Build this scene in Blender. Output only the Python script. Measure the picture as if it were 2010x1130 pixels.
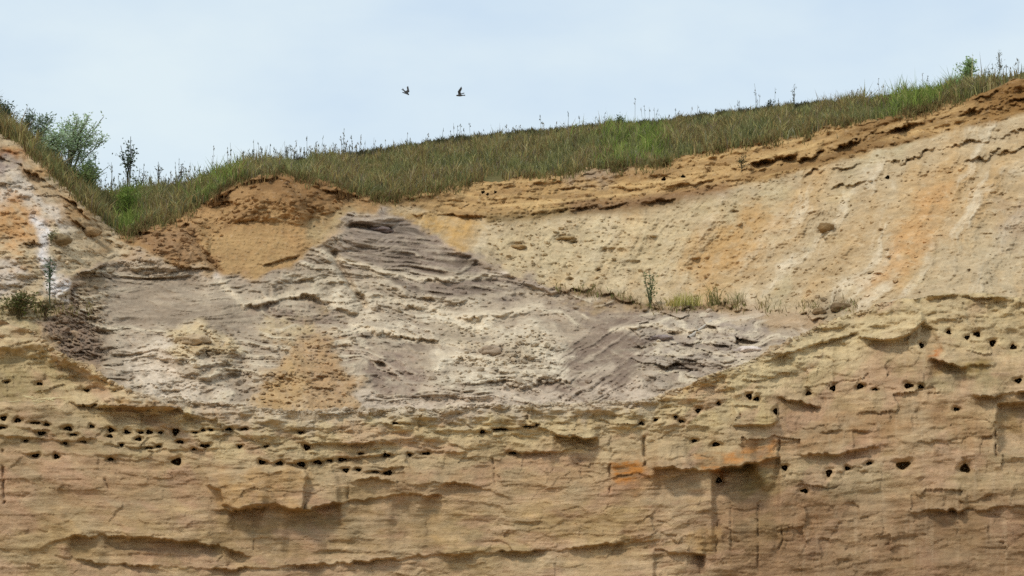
import bpy, bmesh, math, random
import numpy as np
from mathutils import Vector, Matrix, noise as mnoise

# ------------------------------------------------------------------ camera, sky, sun, exposure
scene = bpy.context.scene
for o in list(bpy.data.objects):
    bpy.data.objects.remove(o, do_unlink=True)
COL = scene.collection

F, CX, CY = 4728.0, 1005.0, 565.0          # focal length and centre, in photo pixels
PITCH = math.radians(8.0)
EYE = np.array([0.0, 0.0, 1.7])
SUN_EL, SUN_AZ = math.radians(54), math.radians(-130)   # azimuth: from +Y towards +X

cam_d = bpy.data.cameras.new('camera')
cam_d.sensor_width = 36.0
cam_d.angle = 2 * math.atan(CX / F)
cam_d.clip_start, cam_d.clip_end = 0.1, 3000
cam = bpy.data.objects.new('camera', cam_d)
cam.location = EYE
cam.rotation_euler = (math.radians(90) + PITCH, 0, 0)
COL.objects.link(cam)
scene.camera = cam

world = bpy.data.worlds.new('World')
scene.world = world
world.use_nodes = True
wn, wl = world.node_tree.nodes, world.node_tree.links
wn.clear()
w_out = wn.new('ShaderNodeOutputWorld')
w_bg = wn.new('ShaderNodeBackground')
w_bg.inputs['Strength'].default_value = 0.1
sky = wn.new('ShaderNodeTexSky')
sky.sky_type = 'NISHITA'
sky.sun_disc = False
sky.sun_elevation = SUN_EL
sky.sun_rotation = SUN_AZ
sky.air_density, sky.dust_density, sky.ozone_density = 1.0, 1.5, 1.5
w_tc = wn.new('ShaderNodeTexCoord')
w_map = wn.new('ShaderNodeMapping')
w_map.inputs['Scale'].default_value = (1.0, 1.0, 2.2)
w_n = wn.new('ShaderNodeTexNoise')
w_n.inputs['Scale'].default_value = 6.0
w_n.inputs['Detail'].default_value = 5.0
w_n.inputs['Roughness'].default_value = 0.5
w_ramp = wn.new('ShaderNodeMapRange')
w_ramp.inputs['From Min'].default_value = 0.38
w_ramp.inputs['From Max'].default_value = 0.62
w_cloud = wn.new('ShaderNodeMix')
w_cloud.data_type = 'RGBA'
w_cloud.inputs[6].default_value = (4.85, 5.85, 6.8, 1)
w_cloud.inputs[7].default_value = (5.9, 6.7, 7.0, 1)
w_mix = wn.new('ShaderNodeMix')
w_mix.data_type = 'RGBA'
w_mix.inputs[0].default_value = 0.88          # thin cloud cover over the blue
wl.new(w_tc.outputs['Generated'], w_map.inputs['Vector'])
wl.new(w_map.outputs['Vector'], w_n.inputs['Vector'])
wl.new(w_n.outputs['Fac'], w_ramp.inputs['Value'])
wl.new(w_ramp.outputs['Result'], w_cloud.inputs[0])
wl.new(sky.outputs['Color'], w_mix.inputs[6])
wl.new(w_cloud.outputs[2], w_mix.inputs[7])
wl.new(w_mix.outputs[2], w_bg.inputs['Color'])
wl.new(w_bg.outputs['Background'], w_out.inputs['Surface'])

sun_d = bpy.data.lights.new('sun', 'SUN')
sun_d.energy = 1.5
sun_d.angle = math.radians(10)
sun_d.color = (1.0, 0.95, 0.86)
sun = bpy.data.objects.new('sun', sun_d)
sdir = Vector((math.sin(SUN_AZ) * math.cos(SUN_EL), math.cos(SUN_AZ) * math.cos(SUN_EL), math.sin(SUN_EL)))
sun.rotation_euler = sdir.to_track_quat('Z', 'Y').to_euler()
sun.location = (-10, -10, 30)
COL.objects.link(sun)

scene.view_settings.view_transform = 'Standard'
scene.view_settings.look = 'None'
scene.view_settings.exposure = 0.45
scene.view_settings.gamma = 1.0
scene.view_settings.use_curve_mapping = False
scene.cycles.max_bounces = 6
scene.cycles.diffuse_bounces = 3
scene.cycles.use_denoising = False

rng = np.random.default_rng(7)
random.seed(7)

# ------------------------------------------------------------------ numeric helpers
def unproject(u, v, Y):
    u, v, Y = np.asarray(u, float), np.asarray(v, float), np.asarray(Y, float)
    cp, sp = math.cos(PITCH), math.sin(PITCH)
    a, b = (u - CX) / F, (CY - v) / F
    dy = cp - b * sp
    t = Y / dy
    return np.stack([EYE[0] + a * t, EYE[1] + Y, EYE[2] + (sp + b * cp) * t], -1)

def project(p):
    cp, sp = math.cos(PITCH), math.sin(PITCH)
    q = np.asarray(p, float) - EYE
    fwd = q[..., 1] * cp + q[..., 2] * sp
    up = -q[..., 1] * sp + q[..., 2] * cp
    return CX + F * q[..., 0] / fwd, CY - F * up / fwd

def smooth(a, b, x):
    t = np.clip((x - a) / (b - a), 0, 1)
    return t * t * (3 - 2 * t)

def perlin(x, y, seed=0):
    r = np.random.default_rng(1000 + seed)
    perm = r.permutation(512)
    ang = r.uniform(0, 2 * np.pi, 512)
    gx, gy = np.cos(ang), np.sin(ang)
    xi, yi = np.floor(x).astype(np.int64), np.floor(y).astype(np.int64)
    xf, yf = x - xi, y - yi
    def g(ix, iy, fx, fy):
        h = perm[(perm[ix & 511] + iy) & 511]
        return gx[h] * fx + gy[h] * fy
    u = xf * xf * xf * (xf * (xf * 6 - 15) + 10)
    v = yf * yf * yf * (yf * (yf * 6 - 15) + 10)
    a = g(xi, yi, xf, yf) * (1 - u) + g(xi + 1, yi, xf - 1, yf) * u
    b = g(xi, yi + 1, xf, yf - 1) * (1 - u) + g(xi + 1, yi + 1, xf - 1, yf - 1) * u
    return (a * (1 - v) + b * v) * 1.5

def fbm(x, y, octs=4, seed=0, gain=0.5, ridged=False):
    s, a, t = 0.0, 1.0, 0.0
    for k in range(octs):
        n = perlin(x * 2 ** k + 13.7 * k, y * 2 ** k - 7.1 * k, seed + 31 * k)
        if ridged:
            n = 0.6 - 2 * np.abs(n)
        s = s + a * n
        t += a
        a *= gain
    return s / t

def cells(x, y, seed=0):
    """random value and border distance of jittered cells"""
    r = np.random.default_rng(5000 + seed)
    perm = r.permutation(1024)
    jx, jy, val = r.uniform(0.1, 0.9, 1024), r.uniform(0.1, 0.9, 1024), r.uniform(-1, 1, 1024)
    xi, yi = np.floor(x).astype(np.int64), np.floor(y).astype(np.int64)
    best = np.full(x.shape, 9.0); second = np.full(x.shape, 9.0); bv = np.zeros(x.shape)
    for dx in (-1, 0, 1):
        for dy in (-1, 0, 1):
            h = perm[(perm[(xi + dx) & 1023] + yi + dy) & 1023]
            d = np.hypot(xi + dx + jx[h] - x, yi + dy + jy[h] - y)
            near = d < best
            second = np.where(near, best, np.minimum(second, d))
            bv = np.where(near, val[h], bv)
            best = np.where(near, d, best)
    return bv, second - best

def facets(x, y, seed=0):
    """broken-rock relief: every jittered cell is a plane of its own tilt"""
    r = np.random.default_rng(7000 + seed)
    perm = r.permutation(1024)
    jx, jy, val = r.uniform(0.05, 0.95, 1024), r.uniform(0.05, 0.95, 1024), r.uniform(-1, 1, 1024)
    tx, ty = r.normal(0, 0.7, 1024), r.normal(0, 0.7, 1024)
    xi, yi = np.floor(x).astype(np.int64), np.floor(y).astype(np.int64)
    best = np.full(x.shape, 9.0); out = np.zeros(x.shape)
    for dx in (-1, 0, 1):
        for dy in (-1, 0, 1):
            h = perm[(perm[(xi + dx) & 1023] + yi + dy) & 1023]
            ex, ey = x - (xi + dx + jx[h]), y - (yi + dy + jy[h])
            d = np.hypot(ex, ey)
            near = d < best
            out = np.where(near, val[h] + tx[h] * ex + ty[h] * ey, out)
            best = np.where(near, d, best)
    return out

def tps_fit(pts):
    p = np.array(pts, float)
    xy, z = p[:, :2] / 500.0, p[:, 2]
    n = len(p)
    d = np.hypot(xy[:, None, 0] - xy[None, :, 0], xy[:, None, 1] - xy[None, :, 1])
    K = np.where(d > 0, d * d * np.log(d + 1e-12), 0) + 0.003 * np.eye(n)
    P = np.c_[np.ones(n), xy]
    A = np.block([[K, P], [P.T, np.zeros((3, 3))]])
    w = np.linalg.solve(A, np.r_[z, 0, 0, 0])
    def f(u, v):
        x, y = np.asarray(u) / 500.0, np.asarray(v) / 500.0
        out = w[n] + w[n + 1] * x + w[n + 2] * y
        for i in range(n):
            d2 = (x - xy[i, 0]) ** 2 + (y - xy[i, 1]) ** 2
            out = out + w[i] * 0.5 * d2 * np.log(d2 + 1e-12)
        return out
    return f

def line(pts):
    p = np.array(pts, float)
    return lambda u: np.interp(u, p[:, 0], p[:, 1])

def smoothline(pts):
    """polyline softened a little"""
    p = np.array(pts, float)
    uu = np.arange(p[0, 0], p[-1, 0] + 1, 4.0)
    vv = np.interp(uu, p[:, 0], p[:, 1])
    k = np.ones(9) / 9
    vs = np.convolve(np.pad(vv, 4, mode='edge'), k, mode='valid')
    return lambda u: np.interp(u, uu, vs)

def lin(c):
    c = np.array(c, float) / 255.0
    return np.where(c <= 0.04045, c / 12.92, ((c + 0.055) / 1.055) ** 2.4)

ALB = np.array([0.86, 0.815, 0.81])
def alb(c):
    return lin(c) * ALB

class Sheet:
    """a dense ground sheet seen over (u, v); relief h is in metres towards the viewer"""
    def __init__(s, U, V, seed):
        s.U, s.V = U, V
        s.h = np.zeros(U.shape)
        s.col = np.zeros(U.shape + (3,))
        s.w1 = fbm(U / 60, V / 40, 4, seed + 1)
        s.w2 = fbm(U / 60, V / 40, 4, seed + 2)
        s.j = fbm(U / 26, V / 26, 3, seed + 3)
        s.j2 = fbm(U / 9, V / 30, 3, seed + 4)
        s.seed = seed
        s.gain = 1.0
    def box(s, u0, u1, v0, v1):
        return (s.U >= u0) & (s.U <= u1) & (s.V >= v0) & (s.V <= v1)
    def poly(s, pts, soft=10, warp=10):
        p = np.array(pts, float)
        m = np.zeros(s.U.shape)
        pad = soft + warp * 1.5
        b = s.box(p[:, 0].min() - pad, p[:, 0].max() + pad, p[:, 1].min() - pad, p[:, 1].max() + pad)
        if not b.any():
            return m
        x = s.U[b] + s.w1[b] * warp * 2
        y = s.V[b] + s.w2[b] * warp * 2
        d = np.full(x.shape, 1e9)
        ins = np.zeros(x.shape, bool)
        n = len(p)
        for i in range(n):
            ax, ay = p[i]; bx, by = p[(i + 1) % n]
            ex, ey = bx - ax, by - ay
            t = np.clip(((x - ax) * ex + (y - ay) * ey) / (ex * ex + ey * ey + 1e-9), 0, 1)
            d = np.minimum(d, np.hypot(x - ax - t * ex, y - ay - t * ey))
            c = ((ay > y) != (by > y)) & (x < (bx - ax) * (y - ay) / (by - ay + 1e-12) + ax)
            ins ^= c
        sd = np.where(ins, d, -d)
        m[b] = smooth(-soft, soft, sd)
        return m
    def zone(s, pts, c, soft=12, amt=1.0, warp=12, tex=None):
        s.cnt = getattr(s, 'cnt', 0) + 1
        m = s.poly(pts, soft * 1.5, warp * 1.8) * amt
        if tex is not None:
            m = m * (0.25 + 0.75 * smooth(-0.30, 0.18, tex * (1 if sum(c) > 480 else -1)))
        m = (m * (0.55 + 0.45 * smooth(-0.22, 0.22, np.roll(s.j, (37 * s.cnt, 91 * s.cnt), (0, 1)) + 0.4 * (m - 0.3))))[..., None]
        s.col = s.col * (1 - m) + alb(c) * m
    def tint(s, m, c):
        m = np.clip(m, 0, 1)[..., None]
        s.col = s.col * (1 - m) + alb(c) * m
    def slab(s, pts, h, soft=3, warp=5):
        s.h += h * s.poly(pts, soft, warp)
    def ledge(s, pts, h, L=30, r=0.0, Lr=30, jit=4.0, edge=2.2, taper=25, k=None):
        """above the line the sheet stands out by h and eases back over L; below it is undercut by r"""
        k = s.gain if k is None else k
        h, r = h * k, r * k
        p = np.array(pts, float)
        u0, u1 = p[0, 0], p[-1, 0]
        span = 5 * max(L, Lr)
        b = s.box(u0, u1, p[:, 1].min() - span, p[:, 1].max() + span)
        if not b.any():
            return
        U, V = s.U[b], s.V[b]
        vl = np.interp(U, p[:, 0], p[:, 1]) + s.j[b] * jit * 2 + s.j2[b] * jit * 0.6
        d = vl - V
        e = np.minimum(smooth(0, taper, U - u0), smooth(0, taper, u1 - U))
        e = e * (0.25 + 0.75 * smooth(-0.25, 0.2, perlin(U / 70, U * 0 + vl.mean() / 37.0 + V / 200, 77)))
        up = np.exp(-np.clip(d, 0, None) / L) * h
        dn = -np.exp(np.clip(d, None, 0) / Lr) * r
        t = smooth(-edge, edge, d)
        s.h[b] += e * (up * t + dn * (1 - t))
    def near(s, pts, w):
        p = np.array(pts, float)
        m = np.zeros(s.U.shape)
        pad = 4 * w + 6
        b = s.box(p[:, 0].min() - pad, p[:, 0].max() + pad, p[:, 1].min() - pad, p[:, 1].max() + pad)
        if not b.any():
            return m
        x, y = s.U[b] + s.j[b] * 5, s.V[b] + s.w2[b] * 5
        d = np.full(x.shape, 1e9)
        for (ax, ay), (bx, by) in zip(p[:-1], p[1:]):
            ex, ey = bx - ax, by - ay
            t = np.clip(((x - ax) * ex + (y - ay) * ey) / (ex * ex + ey * ey + 1e-9), 0, 1)
            d = np.minimum(d, np.hypot(x - ax - t * ex, y - ay - t * ey))
        m[b] = np.exp(-(d / w) ** 2)
        return m
    def ridge(s, pts, w, h):
        s.h += h * s.near(pts, w)
    def band(s, pts, w, c, amt=1.0):
        s.tint(s.near(pts, w) * amt, c)
    def bump(s, cx, cy, rx, ry, h, p=1.0, rot=0.0):
        pad = 1.6 * max(rx, ry)
        b = s.box(cx - pad, cx + pad, cy - pad, cy + pad)
        x, y = s.U[b] - cx + s.w1[b] * rx * 0.4, s.V[b] - cy + s.w2[b] * ry * 0.4
        c_, s_ = math.cos(rot), math.sin(rot)
        q = np.sqrt(((x * c_ + y * s_) / rx) ** 2 + ((-x * s_ + y * c_) / ry) ** 2)
        s.h[b] += h * np.clip(1 - q, 0, 1) ** p

# ------------------------------------------------------------------ materials
def ground_material(name, grain=0.16, bump=0.5, scale=55.0, stretch=(1, 1, 3.0), lamina=3.0):
    m = bpy.data.materials.new(name)
    m.use_nodes = True
    n, l = m.node_tree.nodes, m.node_tree.links
    bs = n['Principled BSDF']
    bs.inputs['Roughness'].default_value = 0.95
    bs.inputs['Specular IOR Level'].default_value = 0.12
    at = n.new('ShaderNodeAttribute'); at.attribute_name = 'tone'
    tc = n.new('ShaderNodeTexCoord')
    mp = n.new('ShaderNodeMapping'); mp.inputs['Scale'].default_value = stretch
    n1 = n.new('ShaderNodeTexNoise'); n1.inputs['Scale'].default_value = 6.0
    n1.inputs['Detail'].default_value = 9.0; n1.inputs['Roughness'].default_value = 0.72
    n2 = n.new('ShaderNodeTexNoise'); n2.inputs['Scale'].default_value = scale
    n2.inputs['Detail'].default_value = 3.0
    mr = n.new('ShaderNodeMapRange')
    mr.inputs['From Min'].default_value = 0.25; mr.inputs['From Max'].default_value = 0.75
    mr.inputs['To Min'].default_value = 1 - grain; mr.inputs['To Max'].default_value = 1 + grain
    mx = n.new('ShaderNodeMix'); mx.data_type = 'RGBA'; mx.blend_type = 'MULTIPLY'
    mx.inputs[0].default_value = 1.0
    ad = n.new('ShaderNodeMath'); ad.operation = 'MULTIPLY_ADD'; ad.inputs[1].default_value = 0.5
    bp = n.new('ShaderNodeBump'); bp.inputs['Strength'].default_value = bump
    bp.inputs['Distance'].default_value = 0.035
    l.new(tc.outputs['Object'], mp.inputs['Vector'])
    l.new(mp.outputs['Vector'], n1.inputs['Vector'])
    l.new(mp.outputs['Vector'], n2.inputs['Vector'])
    l.new(n1.outputs['Fac'], mr.inputs['Value'])
    l.new(at.outputs['Color'], mx.inputs[6])
    l.new(mr.outputs['Result'], mx.inputs[7])
    mp2 = n.new('ShaderNodeMapping'); mp2.inputs['Scale'].default_value = (1, 1, lamina)
    n3 = n.new('ShaderNodeTexNoise'); n3.inputs['Scale'].default_value = 1.6
    n3.inputs['Detail'].default_value = 6.0; n3.inputs['Roughness'].default_value = 0.65; n3.inputs['Distortion'].default_value = 0.3
    mr2 = n.new('ShaderNodeMapRange')
    mr2.inputs['From Min'].default_value = 0.3; mr2.inputs['From Max'].default_value = 0.7
    mr2.inputs['To Min'].default_value = 1 - grain * 0.5; mr2.inputs['To Max'].default_value = 1 + grain * 0.5
    mx2 = n.new('ShaderNodeMix'); mx2.data_type = 'RGBA'; mx2.blend_type = 'MULTIPLY'
    mx2.inputs[0].default_value = 1.0
    l.new(tc.outputs['Object'], mp2.inputs['Vector']); l.new(mp2.outputs['Vector'], n3.inputs['Vector'])
    l.new(n3.outputs['Fac'], mr2.inputs['Value'])
    l.new(mx.outputs[2], mx2.inputs[6]); l.new(mr2.outputs['Result'], mx2.inputs[7])
    l.new(mx2.outputs[2], bs.inputs['Base Color'])
    l.new(n2.outputs['Fac'], ad.inputs[0])
    l.new(n1.outputs['Fac'], ad.inputs[2])
    l.new(ad.outputs[0], bp.inputs['Height'])
    l.new(bp.outputs['Normal'], bs.inputs['Normal'])
    return m

def tone_material(name, translucent=0.0, rough=0.8):
    m = bpy.data.materials.new(name)
    m.use_nodes = True
    n, l = m.node_tree.nodes, m.node_tree.links
    bs = n['Principled BSDF']
    bs.inputs['Roughness'].default_value = rough
    bs.inputs['Specular IOR Level'].default_value = 0.2
    at = n.new('ShaderNodeAttribute'); at.attribute_name = 'tone'
    tc = n.new('ShaderNodeTexCoord')
    nz = n.new('ShaderNodeTexNoise'); nz.inputs['Scale'].default_value = 9.0
    mr = n.new('ShaderNodeMapRange')
    mr.inputs['To Min'].default_value = 0.75; mr.inputs['To Max'].default_value = 1.25
    mx = n.new('ShaderNodeMix'); mx.data_type = 'RGBA'; mx.blend_type = 'MULTIPLY'
    mx.inputs[0].default_value = 1.0
    l.new(tc.outputs['Object'], nz.inputs['Vector'])
    l.new(nz.outputs['Fac'], mr.inputs['Value'])
    l.new(at.outputs['Color'], mx.inputs[6]); l.new(mr.outputs['Result'], mx.inputs[7])
    l.new(mx.outputs[2], bs.inputs['Base Color'])
    if translucent:
        tr = n.new('ShaderNodeBsdfTranslucent')
        ms = n.new('ShaderNodeMixShader'); ms.inputs[0].default_value = translucent
        l.new(mx.outputs[2], tr.inputs['Color'])
        l.new(bs.outputs[0], ms.inputs[1]); l.new(tr.outputs[0], ms.inputs[2])
        l.new(ms.outputs[0], n['Material Output'].inputs['Surface'])
    return m

M_CLIFF = ground_material('layered_sandstone', 0.30, 0.8, 50, (1, 1, 2.6), 9.0)
M_SAND = ground_material('loose_sand', 0.26, 0.75, 45, (1, 1, 1.6))
M_SOIL = ground_material('meadow_soil', 0.25, 0.6, 30, (1, 1, 1))
M_LEAF = tone_material('leaf', 0.35)
M_STEM = tone_material('stem', 0.0)
M_BIRD = tone_material('plumage', 0.0, 0.6)

def mesh_object(name, co, faces, cols, mat, parent=None, smooth_shade=True):
    """faces: (n,3) or (n,4) int array; cols: per-vertex linear rgb"""
    co = np.asarray(co, np.float32); faces = np.asarray(faces, np.int32)
    me = bpy.data.meshes.new(name)
    k = faces.shape[1]
    me.vertices.add(len(co)); me.vertices.foreach_set('co', co.ravel())
    me.loops.add(faces.size); me.loops.foreach_set('vertex_index', faces.ravel())
    me.polygons.add(len(faces))
    me.polygons.foreach_set('loop_start', np.arange(0, faces.size, k, dtype=np.int32))
    me.polygons.foreach_set('loop_total', np.full(len(faces), k, np.int32))
    me.polygons.foreach_set('use_smooth', np.full(len(faces), smooth_shade))
    me.update(calc_edges=True)
    a = me.attributes.new('tone', 'FLOAT_COLOR', 'POINT')
    cols = np.asarray(cols, np.float32)
    if cols.ndim == 1:
        cols = np.tile(cols, (len(co), 1))
    rgba = np.ones((len(co), 4), np.float32); rgba[:, :3] = cols
    a.data.foreach_set('color', rgba.ravel())
    me.materials.append(mat)
    o = bpy.data.objects.new(name, me)
    COL.objects.link(o)
    if parent is not None:
        o.parent = parent
    return o

def tag(o, label=None, cat=None, group=None, kind=None):
    if label: o['label'] = label
    if cat: o['category'] = cat
    if group: o['group'] = group
    if kind: o['kind'] = kind
    return o

def quads(nr, nc):
    i = np.arange(nr * nc).reshape(nr, nc)
    return np.stack([i[:-1, :-1], i[:-1, 1:], i[1:, 1:], i[1:, :-1]], -1).reshape(-1, 4)

def compact(co, faces, cols):
    used, inv = np.unique(faces, return_inverse=True)
    return co[used], inv.reshape(faces.shape), cols[used]

# ------------------------------------------------------------------ outlines of the place
RIM = smoothline([(-320, 540), (0, 628), (60, 648), (100, 682), (170, 716), (230, 752), (270, 772), (340, 781), (430, 791),
                  (560, 808), (640, 806), (720, 800), (850, 801), (1000, 795), (1150, 790), (1250, 786), (1320, 768),
                  (1400, 735), (1480, 703), (1560, 662), (1640, 626), (1720, 600), (1800, 581), (1900, 577), (2010, 582), (2330, 596)])
EDGE = smoothline([(-320, 60), (0, 255), (60, 300), (120, 350), (170, 402), (215, 442), (240, 458), (300, 442), (360, 420),
                   (400, 397), (440, 367), (490, 347), (540, 339), (620, 347), (680, 374), (760, 387), (850, 371), (950, 357),
                   (1050, 346), (1120, 335), (1200, 322), (1260, 326), (1340, 306), (1420, 287), (1500, 276), (1580, 259),
                   (1650, 242), (1750, 229), (1800, 217), (1850, 204), (1900, 192), (1960, 172), (2010, 150), (2330, 20)])
TOP = smoothline([(-320, 55), (0, 240), (60, 275), (110, 318), (150, 362), (190, 378), (240, 378), (320, 372), (400, 360),
                  (470, 336), (560, 320), (700, 304), (800, 289), (900, 274), (1000, 266), (1100, 258), (1220, 245),
                  (1300, 243), (1400, 227), (1500, 217), (1600, 208), (1700, 200), (1790, 190), (1850, 184), (1900, 174),
                  (1960, 158), (2010, 141), (2330, 10)])

def ragged(f, amp, seed):
    uu = np.arange(-400.0, 2401.0)
    vv = f(uu) + amp * fbm(uu / 55.0, uu * 0 + 0.37, 4, seed, 0.6)
    return lambda u: np.interp(u, uu, vv)
RIM = ragged(RIM, 9, 401); EDGE = ragged(EDGE, 11, 402); TOP = ragged(TOP, 3, 403)
U0, U1, DU = -280, 2290, 2.0
ucol = np.arange(U0, U1 + 1, DU)

face_depth = tps_fit([(-280, 1330, 29.6), (0, 1130, 29.9), (0, 900, 30.3), (0, 720, 30.9), (0, 640, 31.3), (150, 760, 30.7),
                      (300, 790, 30.45), (300, 1130, 29.7), (600, 810, 30.4), (600, 1000, 29.9), (600, 1130, 29.75),
                      (850, 800, 30.5), (900, 1130, 29.8), (1150, 795, 30.5), (1150, 1000, 30.0), (1200, 1130, 29.7),
                      (1350, 760, 30.5), (1450, 900, 29.95), (1450, 1130, 29.6), (1500, 700, 30.9), (1650, 625, 31.6),
                      (1650, 760, 30.7), (1700, 1000, 29.9), (1750, 1130, 29.6), (1820, 585, 31.4), (1850, 700, 30.6),
                      (2010, 585, 31.2), (2010, 750, 30.4), (2010, 1130, 29.4), (2290, 600, 30.9), (2290, 1330, 29.0),
                      (-280, 560, 31.4), (1000, 1330, 29.4)])
slope_depth = tps_fit([(-280, 560, 32.2), (-280, 80, 37.5), (0, 640, 32.0), (0, 600, 32.5), (0, 420, 34.4), (0, 260, 36.6),
                       (100, 690, 31.9), (120, 600, 32.9), (120, 480, 34.0), (120, 352, 36.0), (240, 460, 36.0), (230, 760, 31.5),
                       (230, 640, 33.3), (230, 540, 34.8), (330, 470, 36.0), (330, 535, 35.0), (330, 780, 31.5), (330, 690, 32.6),
                       (330, 620, 33.8), (430, 540, 35.1), (430, 370, 37.4), (540, 342, 37.7), (540, 440, 36.3), (540, 540, 35.2),
                       (540, 810, 31.2), (480, 700, 32.8), (480, 610, 34.2), (700, 805, 31.3), (700, 700, 33.2), (700, 600, 35.0),
                       (700, 500, 36.2), (740, 415, 37.4), (760, 390, 38.3), (900, 800, 31.5), (900, 700, 33.4), (900, 600, 35.6),
                       (900, 520, 36.6), (900, 430, 38.6), (900, 368, 39.8), (1100, 795, 31.5), (1100, 700, 33.3), (1100, 600, 35.6),
                       (1100, 545, 36.9), (1100, 440, 38.7), (1100, 345, 40.4), (1280, 785, 31.4), (1280, 700, 33.0), (1280, 620, 35.2),
                       (1280, 580, 36.6), (1280, 440, 38.5), (1280, 325, 40.2), (1450, 720, 32.2), (1450, 620, 34.6), (1450, 585, 35.8),
                       (1450, 430, 37.7), (1450, 284, 39.8), (1640, 628, 33.2), (1640, 600, 33.9), (1640, 440, 36.4), (1640, 250, 39.2),
                       (1820, 585, 32.4), (1820, 440, 34.9), (1820, 215, 38.4), (2010, 585, 32.0), (2010, 440, 34.3), (2010, 155, 38.2),
                       (2290, 595, 31.6), (2290, 440, 33.6), (2290, 40, 38.0)])

# ------------------------------------------------------------------ the slopes behind the cliff (one sheet, split by what they are)
NB = 300
tb = np.linspace(0, 1, NB)[:, None]
Ub = np.tile(ucol, (NB, 1))
Vb = (RIM(ucol) + 34)[None, :] * (1 - tb) + EDGE(ucol)[None, :] * tb
S = Sheet(Ub, Vb, 100)
S.col[:] = alb((196, 175, 138))

S.gain = 0.5
# -- pieces of the slope
P_MOUND = [(236, 470), (250, 440), (330, 425), (400, 390), (440, 360), (490, 335), (560, 325), (640, 340), (700, 368), (765, 380),
           (750, 412), (700, 420), (640, 455), (600, 500), (570, 530), (500, 545), (430, 540), (400, 520), (350, 530), (320, 505), (260, 490)]
P_GREY = [(130, 590), (150, 540), (215, 510), (260, 492), (320, 505), (350, 530), (400, 520), (430, 540), (500, 545), (570, 530), (600, 500),
          (640, 455), (700, 420), (745, 408), (800, 430), (860, 475), (960, 520), (1050, 560), (1090, 572), (1180, 580), (1270, 605), (1400, 605),
          (1530, 612), (1620, 622), (1660, 680), (1400, 900), (300, 900), (60, 700), (80, 640)]
P_GREY_N = [(150, 600), (150, 545), (215, 512), (270, 505), (350, 535), (430, 545), (520, 548), (590, 510), (640, 470), (700, 425), (760, 410),
            (850, 468), (950, 515), (1060, 562), (1150, 575), (1270, 608), (1400, 610), (1500, 625), (1620, 660), (1500, 720), (1300, 900), (240, 900), (200, 720), (185, 650)]
m_mound = S.poly(P_MOUND, 6, 8)
m_grey = S.poly(P_GREY, 8, 8)
m_left = (1 - smooth(-10, 10, Ub + S.w1 * 16 - np.interp(Vb, [0, 440, 470, 520, 600, 700, 900], [250, 240, 235, 190, 140, 90, 60]))) * (1 - m_grey)
m_right = np.clip(1 - m_mound - m_grey - m_left, 0, 1)

# right bank: loose pale sand with rills running down to the left
rot = math.radians(62)
ru = Ub * math.cos(rot) - Vb * math.sin(rot) * -1
rx = (Ub * math.sin(rot) + Vb * math.cos(rot)) / 1.0
ry = (-Ub * math.cos(rot) + Vb * math.sin(rot)) / 1.0
rxw = rx + 16 * S.w1 + 34 * fbm(Ub / 260, Vb / 160, 2, 10)
rill = fbm(rxw / 44, ry / 210, 5, 11, 0.6)
rill2 = fbm(rxw / 110, ry / 360, 4, 12)
patch = fbm(Ub / 170, Vb / 90, 4, 13)
S.tint(m_right * smooth(-0.05, 0.45, rill2) * 0.75, (201, 165, 112))
S.tint(m_right * smooth(0.05, 0.40, rill) * (0.4 + 0.4 * smooth(1250, 1600, Ub)), (224, 209, 178))
S.tint(m_right * smooth(0.08, 0.45, -rill) * 0.45, (184, 158, 116))
S.tint(m_right * smooth(0.1, 0.5, -rill2 + patch * 0.5) * 0.6, (188, 176, 140))
S.tint(m_right * smooth(0.15, 0.5, patch) * 0.4, (204, 178, 128))
S.zone([(1340, 470), (1480, 400), (1560, 400), (1480, 520), (1380, 570), (1330, 560)], (200, 158, 98), 24, 0.7)
S.zone([(1740, 500), (1820, 350), (1880, 350), (1850, 450), (1800, 540), (1700, 560)], (204, 160, 106), 20, 0.75)
S.zone([(1880, 480), (2010, 360), (2300, 330), (2300, 590), (1850, 580)], (196, 180, 146), 26, 0.5)
S.zone([(1950, 400), (2060, 380), (2050, 480), (1960, 480)], (166, 140, 112), 20, 0.6)
S.zone([(760, 400), (900, 430), (960, 450), (900, 490), (850, 470)], (200, 160, 96), 14, 0.85)
S.zone([(960, 450), (1200, 420), (1400, 400), (1320, 560), (1100, 560), (960, 510)], (212, 194, 152), 26, 0.6)
for a in ([(1830, 560), (1890, 450), (1960, 340)], [(1890, 580), (1950, 470), (2040, 380)], [(1540, 500), (1500, 575)], [(1560, 470), (1620, 400)],
          [(1370, 470), (1440, 400)], [(1660, 500), (1700, 420)], [(1180, 545), (1260, 470)], [(1930, 560), (2010, 440)]):
    S.tint(S.near(a, 10) * smooth(-0.1, 0.5, rill) * 0.3, (220, 205, 176))
    S.ridge(a, 9, 0.04)
rgh = fbm(Ub / 24, Vb / 12, 4, 19, 0.6)
S.tint(m_right * smooth(0.1, 0.45, -rgh) * 0.22, (178, 154, 114))
S.tint(m_right * smooth(0.1, 0.45, rgh) * 0.3, (224, 208, 172))
S.h += m_right * (0.035 * rgh * smooth(1700, 950, Ub + 200 * patch) + 0.006 * rgh)
S.h += m_right * (0.17 * rill + 0.22 * rill2 + 0.12 * fbm(Ub / 60, Vb / 26, 4, 15))
peb = fbm(Ub / 11, Vb / 6, 3, 16)
S.h += m_right * (0.03 * np.clip(peb - 0.15, 0, 1) * smooth(-0.1, 0.4, patch + 0.4 * rill) + 0.006 * peb)
S.tint(m_right * smooth(0.3, 0.6, fbm(Ub / 16, Vb / 6, 3, 18)) * 0.4, (168, 146, 104))

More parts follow.
